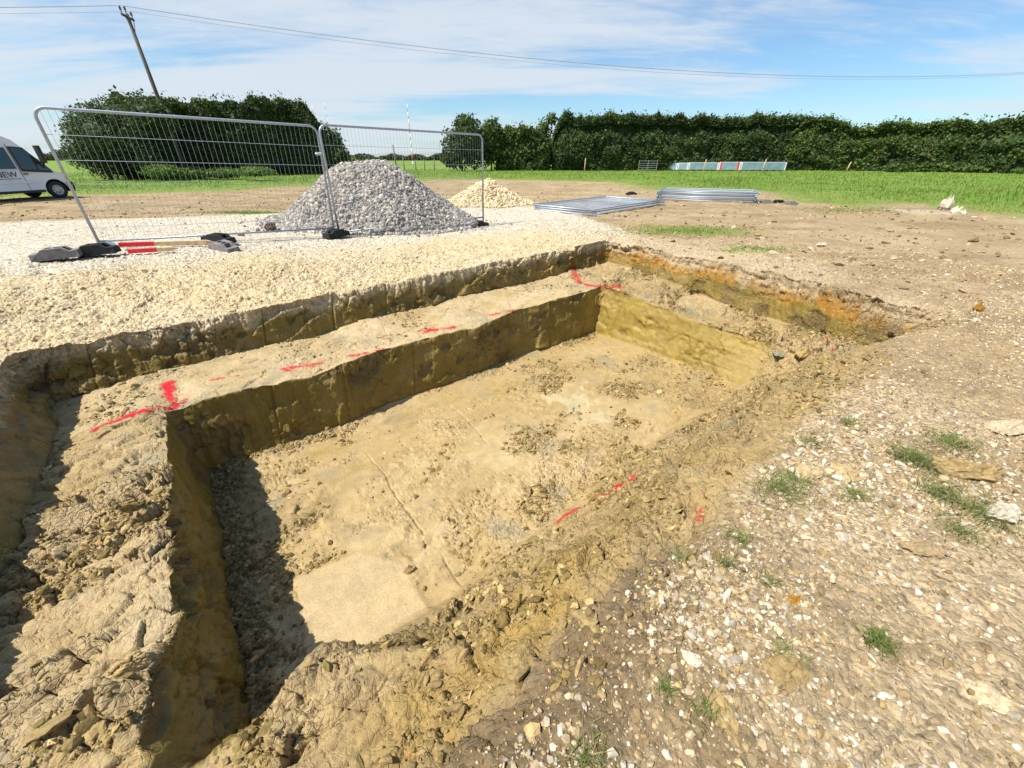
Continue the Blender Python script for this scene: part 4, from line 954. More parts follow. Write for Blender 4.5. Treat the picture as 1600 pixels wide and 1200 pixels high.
# ------------------------------------------------------------------ van
def build_van():
    pw = at(92, 310, 0.); th = rad(76); pw[0] += .17 * math.cos(th); pw[1] += .17 * math.sin(th)
    root = empty('van', (pw[0], pw[1], gz(pw[0], pw[1])), th, 'white high roofed van with navy lettering parked at the left edge', 'van')
    # local x forward, y to the left side; origin under the right front wheel's outer face. right side at y=0
    W_ = 1.95; x0 = -3.9; WB = -3.0
    prof = [(x0, .42), (x0 - .03, .95), (x0 + .02, 1.7), (x0 + .13, 2.36), (x0 + .3, 2.46), (-2.2, 2.50), (-1.2, 2.45), (-.85, 2.37), (-.66, 2.26), (-.25, 1.69), (.16, 1.12), (.36, 1.03), (.50, .90), (.58, .64), (.60, .44), (.56, .30)]
    nP = len(prof); secs = [(0.06, .90), (.0, .985), (.02, 1.), (W_ - .02, 1.), (W_, .985), (W_ - .06, .90)]
    def inset(z): return .02 + .17 * max(0, (z - 1.15) / 1.4) ** 1.25
    ring = []
    for x, z in prof:
        i_ = inset(z); ring.append([(x, i_ + .035, z), (x, i_, z), (x, W_ - i_, z), (x, W_ - i_ - .035, z)])
    import bmesh
    bm = bmesh.new(); cx_ = -1.6
    Lft = [bm.verts.new((x, inset(z), z)) for x, z in prof]; Rgt = [bm.verts.new((x, W_ - inset(z), z)) for x, z in prof]
    cL = [bm.verts.new((x + (cx_ - x) * .012 if True else x, inset(z) + .06, z + (.035 if z > 2 else 0))) for x, z in prof]
    cR = [bm.verts.new((x + (cx_ - x) * .012, W_ - inset(z) - .06, z + (.035 if z > 2 else 0))) for x, z in prof]
    for k in range(nP - 1):
        bm.faces.new((Lft[k], Lft[k+1], cL[k+1], cL[k])); bm.faces.new((cL[k], cL[k+1], cR[k+1], cR[k])); bm.faces.new((cR[k], cR[k+1], Rgt[k+1], Rgt[k]))
    # side walls as quads down to the sill, with arches cut as polygons
    def side(vs, sgn):
        yb = vs[0].co.y
        arch = lambda c: [(c + .42 * math.cos(t), .36 + .42 * math.sin(t) * 1.0) for t in np.linspace(0, math.pi, 12)]
        bot = [(.56, .30)] + arch(0)[0:] + [(-.5, .32), (-2.5, .32)] + arch(WB) + [(x0, .42)]
        bv = [bm.verts.new((x, inset(z), z)) if sgn < 0 else bm.verts.new((x, W_ - inset(z), z)) for x, z in bot[1:-1]]
        loop = vs + bv if True else None
        f = bm.faces.new(loop if sgn < 0 else loop[::-1]); return f
    fL = side(Lft, -1); fR = side(Rgt, 1)
    bmesh.ops.triangulate(bm, faces=[fL, fR])
    bmesh.ops.recalc_face_normals(bm, faces=bm.faces)
    me = bpy.data.meshes.new('body'); bm.to_mesh(me); bm.free()
    body = link('body', me, M_VAN, root)
    fl_ = MB(); fl_.box((-1.7, W_/2, .40), (4.1, W_ - .5, .12)); fl_.build('underbody', M_PLASTIC, root)
    def sidepatch(pts, y_off, sgn):
        V_ = []
        for x, z in pts:
            yy = inset(z) - y_off; V_.append((x, yy if sgn < 0 else W_ - yy, z))
        return V_
    def plate(name, pts, mat, par, off=.006, both=True, thick=.02):
        out = None
        for sg in ((-1, 1) if both else (-1,)):
            m = MB(); n = len(pts); A = sidepatch(pts, off, sg); B = sidepatch(pts, off - thick, sg)
            m.add(A + B, [[i, (i+1) % n, n + (i+1) % n, n + i] for i in range(n)]); m.ng = [list(range(n)) if sg < 0 else list(range(n))[::-1]]
            out = m.build(name, mat, par)
        return out
    # windows: cab door (quarter light split), load bay
    plate('door_window', [(-.86, 1.18), (-.36, 1.15), (-.36, 1.80), (-.47, 1.94), (-.86, 1.97)], M_GLASS, root)
    plate('quarter_window', [(-.31, 1.14), (.06, 1.11), (-.31, 1.70)], M_GLASS, root)
    plate('side_window', [(-1.85, 1.2), (-1.03, 1.2), (-1.03, 1.98), (-1.85, 1.98)], M_GLASS, root)
    plate('rear_side_window', [(-3.6, 1.2), (-2.0, 1.2), (-2.0, 1.98), (-3.6, 1.98)], M_GLASS, root)
    plate('window_surround', [(-.91, 1.10), (.15, 1.02), (.10, 1.15), (-.28, 1.73), (-.44, 1.99), (-.91, 2.02)], M_PLASTIC, root, .003)
    for x in (-.95, -2.42): plate('door_seam', [(x, .40), (x + .012, .40), (x + .012, 2.1), (x, 2.1)], M_PLASTIC, root, .002, True, .01)
    plate('rubbing_strip', [(-2.4, .66), (-.46, .66), (-.46, .73), (-2.4, .73)], M_VAN, root, .018)
    plate('door_handle', [(-.92, .98), (-.76, .98), (-.76, 1.03), (-.92, 1.03)], M_PLASTIC, root, .03, True, .03)
    plate('sill', [(-2.5, .28), (-.46, .28), (-.46, .38), (-2.5, .38)], M_PLASTIC, root, .004)
    # windscreen, bumper, lamps
    ws = MB(); a_, b_ = np.array((-.62, 2.22)), np.array((.11, 1.20)); nrm_ = np.array([b_[1]-a_[1], -(b_[0]-a_[0])]); nrm_ = -nrm_ / np.linalg.norm(nrm_) 
    A_, B_ = a_ + nrm_ * .012, b_ + nrm_ * .012
    ws.add([(A_[0], .26, A_[1]), (A_[0], W_ - .26, A_[1]), (B_[0], W_ - .12, B_[1]), (B_[0], .12, B_[1])], [[0, 1, 2, 3]]); ws.build('windscreen', M_GLASS, root)
    bp_ = MB(); bp_.prism([(.43, .26), (.41, .66), (.54, .74), (.66, .62), (.68, .42), (.62, .26)], -.015, W_ + .015); bp_.build('front_bumper', M_PLASTIC, root, bevel=.03)
    bp_ = MB(); bp_.prism([(x0 - .12, .40), (x0 - .12, .62), (x0 + .05, .64), (x0 + .05, .40)], .02, W_ - .02); bp_.build('rear_bumper', M_PLASTIC, root, bevel=.03)
    for y in (.03, W_ - .33):
        h = MB(); h.prism([(.42, .76), (.44, .98), (.535, .86), (.60, .74)], y, y + .30); h.build('headlight', M_LAMP, root, bevel=.02)
    for y in (.06, W_ - .16):
        h = MB(); h.box((x0 - .02, y + .05, 1.2), (.06, .10, .6)); h.build('tail_light', M_REDLAMP, root)
    # mirrors: tall black housings on arms
    for sg in (-1, 1):
        y = -.17 if sg < 0 else W_ + .17
        h = MB(); h.box((-.10, y, 1.74), (.13, .24, .66)); h.tube([(-.1, .06 if sg < 0 else W_ - .06, 1.22), (-.10, y, 1.45)], .035, 6)
        h.build('wing_mirror', M_PLASTIC, root, bevel=.03)
    # wheels
    for x in (0, WB):
        for y, sg in ((.12, -1), (W_ - .12, 1)):
            wr = empty('wheel', (x, y, .345)); wr.parent = root
            Mx = np.array([[1, 0, 0], [0, 0, sg], [0, 1, 0]], float)
            ty = MB(); ty.lathe([(.20, -.10), (.31, -.11), (.345, -.07), (.345, .07), (.31, .11), (.215, .10), (.20, .06)], 28, Mx); ty.build('tyre', M_TYRE, wr, True)
            ri = MB(); ri.lathe([(.215, .085), (.20, .07), (.15, .055), (.10, .075), (.06, .08), (.0, .08)], 24, Mx)
            ri.build('rim', M_RIM, wr, True)
            for k in range(8):
                hb = MB(); t = 2 * math.pi * k / 8; c = Mx @ np.array([.135 * math.cos(t), .135 * math.sin(t), .064]); hb.box(c, (.035, .012, .035))
                hb.build('vent_hole', M_TYRE, wr)
        for sg in (-1,):
            pass
    # lettering
    cu = bpy.data.curves.new('lettering', 'FONT'); cu.body = 'ENEW'; cu.size = .31; cu.extrude = .004; cu.align_x = 'RIGHT'
    tmp = bpy.data.objects.new('tmp', cu); COL.objects.link(tmp); bpy.context.view_layer.update()
    lm = bpy.data.meshes.new_from_object(tmp); bpy.data.objects.remove(tmp); lm.materials.clear()
    o = link('lettering', lm, M_NAVY, root)
    o.location = (-1.12, inset(1.0) - .010, .89); o.rotation_euler = (rad(90), 0, 0)
    st_ = MB(); x = -2.2
    while x < -1.1:
        w_ = random.uniform(.015, .05); st_.box((x + w_ / 2, inset(.85) - .006, .83), (w_, .006, .022)); x += w_ + random.uniform(.008, .022)
    st_.build('small_print', M_NAVY, root)
    return root
build_van()

# ------------------------------------------------------------------ power line
PX0 = at(195, 14, Y=38.0); pdir = np.array([1, .25]) / math.hypot(1, .25)
pole = empty('utility_pole', (PX0[0], PX0[1], 0), math.atan2(.25, 1), 'timber electricity pole rising behind the left hedge', 'utility pole')
Hp = PX0[2]
m = MB(); m.tube([(0, 0, -.5), (0, 0, Hp * .5), (0, 0, Hp - .25)], [.16, .14, .11], 12); m.build('pole', M_POLE, pole, True)
m = MB(); m.box((0, 0, Hp - .45), (.12, 1.5, .12)); m.tube([(.07, 0, Hp - 1.4), (.07, .55, Hp - .5)], .025, 6); m.tube([(.07, 0, Hp - 1.4), (.07, -.55, Hp - .5)], .025, 6); m.build('crossarm', M_POLE, pole)
INS = [(0, -.68, Hp), (0, 0, Hp + .15), (0, .68, Hp)]
for x, y, z_ in INS:
    m = MB(); m.lathe([(.0, -.36), (.03, -.36), (.03, -.2), (.09, -.2), (.05, -.12), (.09, -.1), (.05, -.03), (.06, .02), (.0, .03)], 10, None, (x, y, z_)); m.build('insulator', M_PORC, pole, True)
poles = [pole]
for dist_, lab in ((99, 'second electricity pole along the line to the right'), (-95, 'third electricity pole along the line to the left')):
    c = copy_tree(pole); c.location = (PX0[0] + pdir[0] * dist_, PX0[1] + pdir[1] * dist_, 0); tag(c, lab); poles.append(c)
def cable(pa, pb, k, sag, label):
    ca, sa = pdir; off = np.array([-sa * INS[k][1], ca * INS[k][1]])
    a_ = np.array([pa.location[0] + off[0], pa.location[1] + off[1], INS[k][2] + .03]); b_ = np.array([pb.location[0] + off[0], pb.location[1] + off[1], INS[k][2] + .03])
    t = np.linspace(0, 1, 60)[:, None]; P = a_ + (b_ - a_) * t; P[:, 2] -= (4 * sag * t * (1 - t))[:, 0]
    m = MB(); m.tube(P, .0125, 5, False); o = m.build('power_cable', M_CABLE)
    tag(o, label, 'cable', 'overhead power cables')
for k, w_ in enumerate(('nearest', 'middle', 'farthest')):
    cable(poles[0], poles[1], k, 1.95, w_ + ' of the three overhead cables sagging to the right of the pole')
    cable(poles[2], poles[0], k, 1.9, w_ + ' of the three overhead cables leaving the pole to the left')

# red and white warning poles
def marker(px0, py0, px1, py1, Y, bands, label, r=.05):
    a_, b_ = at(px0, py0, Y=Y), at(px1, py1, Y=Y); a_[2] = max(a_[2], gz(a_[0], a_[1]) - .05) if a_[2] > -.3 else gz(a_[0], a_[1]); 
    root = empty('marker_pole', tuple(a_), 0, label, 'marker pole', 'tall red and white warning poles')
    d = b_ - a_
    n = len(bands)
    for k, cname in enumerate(bands):
        m = MB(); m.tube([d * (k / n), d * ((k + .999) / n)], r * (1 - .4 * k / n), 8); m.build('band', M_RED if cname == 'r' else M_WHITE, root, True)
    return root
marker(500, 262, 488, 165, 58, 'wrwrwrwrw', 'red and white pole at the right end of the left hedge', .06)
marker(646, 262, 636, 163, 60, 'wrwwwrwww', 'red and white pole in the gap above the gravel heap', .06)
marker(519, 262, 507, 160, 61, 'wwwwwrwww', 'thin pale pole right of the hedge end', .04)

# ------------------------------------------------------------------ field fences by the gap and along the hedge
def post(px, pyb, pyt, label, lean=0, r=.06, Y=None, mat=M_OLDWOOD, grp='field fence posts'):
    p = at(px, pyb, 0.) if Y is None else at(px, pyb, Y=Y); zb = gz(p[0], p[1]); t = at(px, pyt, Y=p[1])
    m = MB(); h = t[2] - zb; m.tube([(0, 0, -.3), (lean * .5, 0, h * .5), (lean, 0, h - .03), (lean, 0, h)], [r, r, r * .9, r * .6], 8)
    o = m.build('fence_post', mat, None, True); o.location = (p[0], p[1], zb)
    return tag(o, label, 'fence post', grp)
post(620, 264, 226, 'tall leaning timber post in the hedge gap above the heap', -.15, .11)
for px, pt, lb in ((632, 246, 'thin weathered post just right of the tall leaning post'), (650, 250, 'short post left of the gap fence middle'), (664, 249, 'stubby post in the middle of the gap fence'), (679, 249, 'dark thick post at the right of the gap fence'), (772, 246, 'grey post before the bushes right of the gap')):
    post(px, 265, pt, lb, 0, .08)
for px, pt, lb, ln in ((913, 247, 'pale thin post left of the field gate', .05), (1098, 249, 'pale post behind the wrapped packs on the left', .15), (1190, 249, 'pale post behind the right end of the wrapped packs', .2), (1322, 253, 'pale leaning post at the foot of the right hedge', .2), (1368, 256, 'short leaning post right of the pale leaning post', .25), (1541, 258, 'grey leaning post beside the low trimmed hedge', .25), (1586, 259, 'bright leaning post at the far right of the hedge', .35)):
    post(px, 267.8, pt, lb, ln, .07, mat=M_WOOD, grp='posts along the right hedge')
gt = at(997, 267.6, 0.); gt2 = at(1025, 267.6, 0.)
gate = empty('field_gate', (gt[0], gt[1], gz(gt[0], gt[1])), math.atan2(gt2[1] - gt[1], gt2[0] - gt[0]), 'grey metal field gate in front of the right hedge', 'gate')
Lg = float(np.linalg.norm(gt2 - gt)); m = MB()
for zz in (.25, .5, .75, 1.0, 1.3): m.tube([(0, 0, zz), (Lg, 0, zz)], .03, 6)
m.build('bar', M_GALV, gate)
for xx in (0, Lg / 2, Lg):
    m = MB(); m.tube([(xx, 0, 0), (xx, 0, 1.4)], .05, 6); m.build('upright', M_OLDWOOD, gate)

# wrapped packs far out in the field
def pack(px0, px1, pyb, h, dep, label, ends=True, straps=()):
    a_, b_ = at(px0, pyb, 0.), at(px1, pyb + .3, 0.); L_ = np.linalg.norm((b_ - a_)[:2])
    root = empty('wrapped_pack', (a_[0], a_[1], gz(a_[0], a_[1])), math.atan2(b_[1] - a_[1], b_[0] - a_[0]), label, 'wrapped pack', 'wrapped packs in a row on the field')
    m = MB(); m.box((L_ / 2, dep / 2, .12 + h / 2), (L_ - .3, dep, h)); m.build('wrapping', M_WRAP, root, bevel=.05)
    m = MB()
    for k in np.arange(.3, L_, .9): m.box((k, dep / 2, .06), (.12, dep, .12))
    m.build('bearer', M_OLDWOOD, root)
    m = MB(); m.box((.07, dep / 2, .12 + h / 2), (.16, dep + .02, h + .02)); m.build('end_cap', M_WRAPEND, root, bevel=.03)
    m = MB(); m.box((L_ - .07, dep / 2, .12 + h / 2), (.16, dep + .02, h + .02)); m.build('end_cap', M_WRAPEND, root, bevel=.03)
    m = MB(); m.box((L_ / 2, dep / 2, .12 + h + .03), (L_ - .1, dep * 1.0, .05)); m.build('top_sheet', M_WRAPEND, root)
    for sx in straps:
        m = MB(); x = sx * L_; m.box((x, -.012, .12 + h / 2), (.22, .02, h)); m.box((x, dep / 2, .12 + h + .07), (.22, dep + .04, .02)); m.build('strap', M_STRAP, root)
pack(1040, 1057, 266.0, .85, 1.0, 'leftmost short pack with a white end on the far field')
pack(1058, 1074, 266.3, .85, 1.0, 'second short pack with a white end, between the leftmost pack and the longer ones')
pack(1075, 1121, 266.6, .9, 1.0, 'blue grey pack with a white end cap left of the red straps')
pack(1122, 1155, 267.0, .95, 1.0, 'blue grey pack carrying two red straps', straps=(.08, .88))
pack(1156, 1226, 267.3, .95, 1.0, 'longest pale blue pack at the right end of the row')

# ------------------------------------------------------------------ hedges and trees
GREEN = [C(.050, .085, .016), C(.065, .105, .020), C(.040, .070, .016), C(.085, .125, .026), C(.045, .07, .02)]
def leafcloud(P, nrm, size, cols, rng):
    n = len(P); d = nrm * .7 + rng.normal(size=(n, 3)) * .7; d /= np.linalg.norm(d, axis=1)[:, None]
    r = rng.normal(size=(n, 3)); a_ = np.cross(d, r); a_ /= np.linalg.norm(a_, axis=1)[:, None]; b_ = np.cross(d, a_)
    s = (size * (.45 + 1.0 * rng.random(n) ** 1.5))[:, None]; w_ = .55 + .3 * rng.random((n, 1))
    V = np.stack([P - a_ * s, P + b_ * s * w_ + d * s * .15, P + a_ * s, P - b_ * s * w_ + d * s * .1], 1).reshape(-1, 3)
    return V, np.arange(n * 4).reshape(-1, 4), np.repeat(cols, 4, 0)
def hedge(name, base, tops, thick, n, size, label, cat, seed, green=GREEN, shelf=None, lump=.75, wisps=.07):
    """base: plan points along the front face; tops: crest heights at those points"""
    rng = np.random.default_rng(seed); B = np.asarray(base, float); Ht = np.asarray(tops, float)
    seg = np.linalg.norm(np.diff(B, axis=0), axis=1); cum = np.concatenate([[0], np.cumsum(seg)]); L_ = cum[-1]
    c0 = B[0]; zb = gz(c0[0], c0[1])
    def pos(s):
        return np.stack([np.interp(s, cum, B[:, 0]), np.interp(s, cum, B[:, 1])], -1)
    dirv = (B[-1] - B[0]) / np.linalg.norm(B[-1] - B[0]); nf = np.array([dirv[1], -dirv[0]])
    if nf @ (-c0) < 0: nf = -nf
    def surf(s, q, grow=1.):
        """q in 0..1 front up, 1..2 over the top, 2..3 down the back"""
        h = np.interp(s, cum, Ht) * (1 + .07 * fbm(s * .55, s * 0 + 2, seed, 3)) + .25 * fbm(s * 1.6, s * 0 + 5, seed + 1, 2)
        f = np.where(q < 1, q, np.where(q < 2, 1, 3 - q)); dep = np.where(q < 1, 0, np.where(q < 2, q - 1, 1))
        bul = lump * fbm(s * .45, f * 3 + dep * 2, seed + 2, 4) + .15 * np.sin(f * math.pi) * lump
        if shelf is not None: bul = bul - shelf * ss(.62, .80, f) * ss(1.01, .9, f)
        end = np.minimum(s, L_ - s); er = np.clip(end / (thick * .6), 0, 1) ** .5
        off = thick * (.5 - dep) * (.35 + .65 * er) + bul * np.where(dep < .5, 1, -1)
        P2 = pos(s) - nf * thick * .5 + nf * off[:, None]
        crown = 1 - .10 * (2 * dep - 1) ** 2 * (q >= 1) * (q <= 2)
        return np.concatenate([P2, (f * h * crown * (.55 + .45 * er))[:, None]], 1) * 1.0
    s = rng.random(n) * L_; q = np.where(rng.random(n) < .62, rng.random(n) ** .9, np.where(rng.random(n) < .75, 1 + rng.random(n), 2 + rng.random(n) * .6))
    P = surf(s, q); nrm = np.zeros((n, 3)); fr_ = q < 1; nrm[fr_, :2] = nf; nrm[fr_, 2] = .35; tp = (q >= 1) & (q <= 2); nrm[tp, 2] = 1; bk = q > 2; nrm[bk, :2] = -nf
    clump = fbm(s * 1.3, q * 6, seed + 6, 3)
    P = P + nrm * (rng.normal(size=(n, 1)) * size * .9 + .32 * np.clip(clump, -.6, .8)[:, None])
    wsp = (rng.random(n) < wisps) & tp; P[wsp, 2] += rng.random(wsp.sum()) * .9 * lump
    keep = (clump > -.45) & (P[:, 2] > .02)
    cols = pal(n, rng, green, .22) * (1 + .45 * fbm(s * .35, q * 2, seed + 8, 2))[:, None] * (1 + np.array([.35, .1, -.1]) * np.clip(fbm(s * .8, q * 3, seed + 9, 3), -.5, 1)[:, None])
    V, Fc, Cc = leafcloud(P[keep], nrm[keep], np.full(keep.sum(), size), np.clip(cols[keep], .012, .3), rng)
    # solid core behind the outer leaves, in a darker leaf green
    ns = max(8, int(L_ / .7)); qs = np.linspace(0, 3, 22); Sg, Qg = np.meshgrid(np.linspace(.0, L_, ns), qs, indexing='ij')
    I = surf(Sg.ravel(), Qg.ravel()); mid_ = np.concatenate([pos(Sg.ravel()) - nf * thick * .5, I[:, 2:3] * .5], 1); I = I + (mid_ - I) * np.array([.22, .22, .10])
    Fi = gridfaces(ns, 22)
    V = np.concatenate([V, I]); Fc = np.concatenate([Fc, Fi + len(V) - len(I)]); Cc = np.concatenate([Cc, np.tile(green[2] * .9, (len(I), 1))])
    V = V - np.array([c0[0], c0[1], 0])
    root = empty(name, (c0[0], c0[1], zb - .05), 0, label, cat)
    link('foliage', mesh_np('foliage', V, Fc, False, Cc), M_LEAF, root)
    m = MB()
    for k in range(max(3, int(L_ / 2.2))):
        ss_ = rng.random() * L_; p = pos(np.array([ss_]))[0] - nf * thick * (.12 + .5 * rng.random()) - c0; hh = np.interp(ss_, cum, Ht) * .7
        m.tube([(p[0], p[1], -.2), (p[0] + rng.normal() * .2, p[1] + rng.normal() * .2, hh * .5), (p[0] + rng.normal() * .5, p[1] + rng.normal() * .5, hh)], [.09, .06, .03], 6)
    m.build('stem', M_BARK, root)
    return root
def tree(name, px, pyb, Y, blobs, n, size, label, cat, seed, green=GREEN, trunk_r=.14, wisps=.06):
    """blobs: (px, py, rx, rz) crown clumps in the tree's own upright plane, turned into spheres with depth"""
    rng = np.random.default_rng(seed); p0 = at(px, pyb, Y=Y); zb = gz(p0[0], p0[1]); c0 = np.array([p0[0], p0[1], zb])
    root = empty(name, tuple(c0), 0, label, cat); Ps, Ns, Ws = [], [], []; I = MB(); tr = MB()
    tot = sum(b_[2] * b_[3] for b_ in blobs); top = 0
    v2_, f2_ = ico(2)
    for k, (bx, by, rx, rz_) in enumerate(blobs):
        dy = rng.normal() * rx * .5; c = at(bx, by, Y=Y + dy) - c0; m = int(n * rx * rz_ / tot)
        d = rng.normal(size=(m, 3)); d /= np.linalg.norm(d, axis=1)[:, None]
        w_ = 1 + .30 * fbm(d[:, 0] * 2.2 + k * 5, d[:, 2] * 2.2 + d[:, 1] * 1.7, seed + k, 3)
        r_ = (.55 + .45 * rng.random((m, 1)) ** .5) * w_[:, None]
        wsp = rng.random(m) < wisps; r_[wsp] *= 1.22
        Ps.append(c + d * r_ * np.array([rx, rx * .9, rz_])); Ns.append(d); top = max(top, c[2])
        I.add(c + v2_ * np.array([rx, rx * .9, rz_]) * .62, f3=f2_)
        tr.tube([(0, 0, max(.2, c[2] * .25)), c * np.array([.45, .45, .6]), c], [trunk_r * .55, trunk_r * .35, trunk_r * .1], 6)
    P = np.concatenate(Ps); nr = np.concatenate(Ns); k = P[:, 2] > .03; P, nr = P[k], nr[k]
    V, Fc, Cc = leafcloud(P, nr, np.full(len(P), size), np.clip(pal(len(P), rng, green, .25), .012, .3), rng)
    Vi = np.concatenate(I.V); Fi = np.concatenate(I.F3)
    mesh = mesh_np('crown', np.concatenate([V, Vi]), [Fc, Fi + len(V)], False, np.concatenate([Cc, np.tile(green[min(2, len(green) - 1)] * .9, (len(Vi), 1))]))
    link('crown', mesh, M_LEAF, root)
    tr.tube([(0, 0, -.2), (.03, 0, top * .35), (0, .05, top * .8)], [trunk_r, trunk_r * .8, trunk_r * .3], 8); tr.build('trunk', M_BARK, root)
    return root
def crest(pts, base_py):
    """(px, top py) along a hedge whose foot shows at base_py(px) -> plan points and heights"""
    B, H_ = [], []
    for px, pt, pb in pts:
        p = at(px, pb, 0.); t = at(px, pt, Y=p[1]); B.append(p[:2]); H_.append(t[2])
    return B, H_
B, H_ = crest([(862, 176, 266.0), (930, 180, 266), (1000, 181, 266), (1080, 182, 266), (1160, 182, 266.3), (1240, 184, 266.6), (1275, 186, 266.8), (1300, 190, 267)], 0)
hedge('hedge', B, H_, 2.6, 48000, .15, 'tall dark clipped hedge behind the field gate and packs', 'hedge', 51, shelf=1.0)
B, H_ = crest([(1215, 188, 266.5), (1258, 188, 266.8), (1290, 192, 267), (1320, 198, 267.4), (1380, 192, 268.2), (1440, 190, 269), (1500, 192, 270), (1560, 190, 271), (1620, 186, 272), (1760, 184, 274)], 0)
hedge('hedge', B, H_, 2.6, 46000, .15, 'uneven lighter hedge running off the right edge', 'hedge', 53, [g * C(1.25, 1.2, 1.1) for g in GREEN], shelf=.6, lump=.8)
B, H_ = crest([(1385, 255, 268.6), (1460, 255, 269.2), (1540, 258, 270.2)], 0)
B = [b_ + (-b_) / np.linalg.norm(b_) * 2.2 for b_ in B]
hedge('low_hedge', B, [h * .9 for h in H_], 1.3, 3500, .15, 'low rounded bramble hedge in front of the right hedge', 'low hedge', 55, [g * C(1.3, 1.25, 1.1) for g in GREEN], lump=.3)
B, H_ = crest([(985, 249, 265.5), (1100, 250, 265.8), (1250, 251, 266.4)], 0)
B = [b_ + (-b_) / np.linalg.norm(b_) * 1.6 for b_ in B]
hedge('low_hedge', B, [h for h in H_], 1.2, 5000, .15, 'low trimmed hedge along the foot of the tall hedge', 'low hedge', 57, lump=.25)
B, H_ = crest([(775, 205, 266), (800, 200, 266), (830, 204, 266), (858, 206, 266)], 0)
hedge('hedge', B, H_, 2.4, 7000, .20, 'scrubby lower hedge between the gap and the tall hedge', 'hedge', 59, [g * C(1.35, 1.25, 1.1) for g in GREEN], lump=.9, wisps=.12)
tree('tree', 722, 266, 66, [(715, 232, 2.2, 2.6), (735, 215, 2.2, 2.6), (725, 196, 1.5, 1.3), (748, 232, 2.4, 2.6), (703, 246, 1.4, 1.3)], 6500, .19, 'dark bushy tree at the right side of the hedge gap', 'tree', 61)
tree('tree', 768, 266, 68, [(768, 205, 1.4, 1.5), (772, 226, 2.2, 2.4)], 3000, .19, 'small paler tree right of the dark bushy tree', 'tree', 62, [g * C(1.4, 1.3, 1.1) for g in GREEN], wisps=.12)
tree('tree', 858, 266, 70, [(850, 200, 1.2, 1.2), (862, 186, 1.0, 1.0), (848, 222, 1.6, 2.0), (856, 244, 1.8, 2.2), (866, 230, 1.5, 2.2)], 2200, .18, 'thin sprouting tree at the left end of the tall hedge', 'tree', 63, [g * C(1.5, 1.35, 1.1) for g in GREEN], wisps=.2)
# left hedge: nearer, three pieces
B, H_ = crest([(205, 142, 280), (236, 142, 279), (290, 150, 277), (345, 160, 275.5), (372, 165, 275)], 0)
hedge('hedge', B, H_, 2.4, 20000, .12, 'tall olive hedge section below the electricity pole', 'hedge', 65, [g * C(1.25, 1.1, .9) for g in GREEN], lump=.7)
B, H_ = crest([(318, 166, 276), (340, 160, 275.5), (380, 155, 274.6), (430, 154, 273.6), (475, 158, 272.6), (505, 164, 272), (525, 178, 271.6)], 0)
hedge('hedge', B, H_, 2.4, 24000, .12, 'dark rounded hedge section behind the fence panel corner', 'hedge', 67, lump=.8)
tree('tree', 175, 282, 37, [(150, 190, 1.8, 1.25), (192, 184, 2.2, 1.45), (235, 182, 1.8, 1.45), (165, 215, 2.3, 2.0), (215, 220, 2.2, 2.2), (120, 205, 1.0, 1.1), (130, 240, 1.4, 1.4), (185, 255, 2.2, 1.5), (235, 250, 1.6, 1.5)], 19000, .095, 'spreading dark tree at the left end of the hedge', 'tree', 69, wisps=.05)
tree('tree', 523, 268, 60, [(522, 222, 1.2, 1.6), (515, 236, 1.6, 1.8), (532, 240, 1.2, 1.1), (505, 222, 1.4, 2.2)], 4000, .17, 'small dark tree right of the left hedge', 'tree', 71)
tree('bush', 560, 268, 66, [(548, 254, 1.6, .9), (566, 256, 1.4, .7)], 1200, .16, 'pale low bush at the left of the gap behind the heap', 'bush', 73, [g * C(2.0, 1.8, 1.3) for g in GREEN], .05)
# nettles and long weeds at the foot of the left hedge
tree('bush', 262, 284, 36.5, [(255, 268, 1.5, .5), (300, 270, 1.3, .45), (350, 270, 1.6, .45), (400, 268, 1.4, .4)], 4200, .085, 'fresh green weeds along the foot of the left hedge', 'weeds', 75, [C(.09, .16, .02), C(.12, .19, .03)], .03)
# distant tree line
rng = np.random.default_rng(77); n = 9000; px = np.concatenate([rng.uniform(520, 720, 7000), rng.uniform(60, 135, 2000)])
P = np.array([at(x, 247.2, Y=330.) for x in px]); hgt = 3.4 + 2.6 * fbm(px * .06, px * 0, 5, 3) + (px < 200) * 2.5; P[:, 2] = rng.random(n) ** .8 * np.maximum(hgt, 1); P[:, 1] += rng.random(n) * 12
V_, F_, C_ = leafcloud(P, np.tile([0, -.8, .5], (n, 1)), np.full(n, .8), np.clip(pal(n, rng, [C(.055, .08, .035), C(.07, .095, .04)], .2), .02, .3), rng)
tag(link('treeline', mesh_np('treeline', V_, F_, False, C_), M_LEAF), 'distant dark line of trees on the horizon beyond the gap', 'trees', kind='stuff')

# ------------------------------------------------------------------ sky, sun, camera
SUN_TRAVEL = np.array([.62 * E1[0] + .13 * E2[0], .62 * E1[1] + .13 * E2[1], -1.0]); SUN_TRAVEL /= np.linalg.norm(SUN_TRAVEL)
elev = math.asin(-SUN_TRAVEL[2]); to = -SUN_TRAVEL
sun = bpy.data.lights.new('sun', 'SUN'); sun.energy = 5.0; sun.angle = rad(.53); sun.color = (1, .955, .88)
so = bpy.data.objects.new('sun', sun); COL.objects.link(so); so.rotation_euler = Vector(SUN_TRAVEL).to_track_quat('-Z', 'Y').to_euler(); so.location = (0, 0, 30)
W = bpy.data.worlds.new('World'); S.world = W; W.use_nodes = True; nt = W.node_tree; L = nt.links.new
bg = nt.nodes['Background']; sky = N(nt, 'ShaderNodeTexSky', sky_type='NISHITA'); sky.sun_disc = False; sky.sun_elevation = elev
sky.sun_rotation = math.atan2(to[0], to[1]); sky.air_density = 1.0; sky.dust_density = .6; sky.ozone_density = 2.5
tc = N(nt, 'ShaderNodeTexCoord'); sp = N(nt, 'ShaderNodeSeparateXYZ'); L(tc.outputs['Generated'], sp.inputs[0])
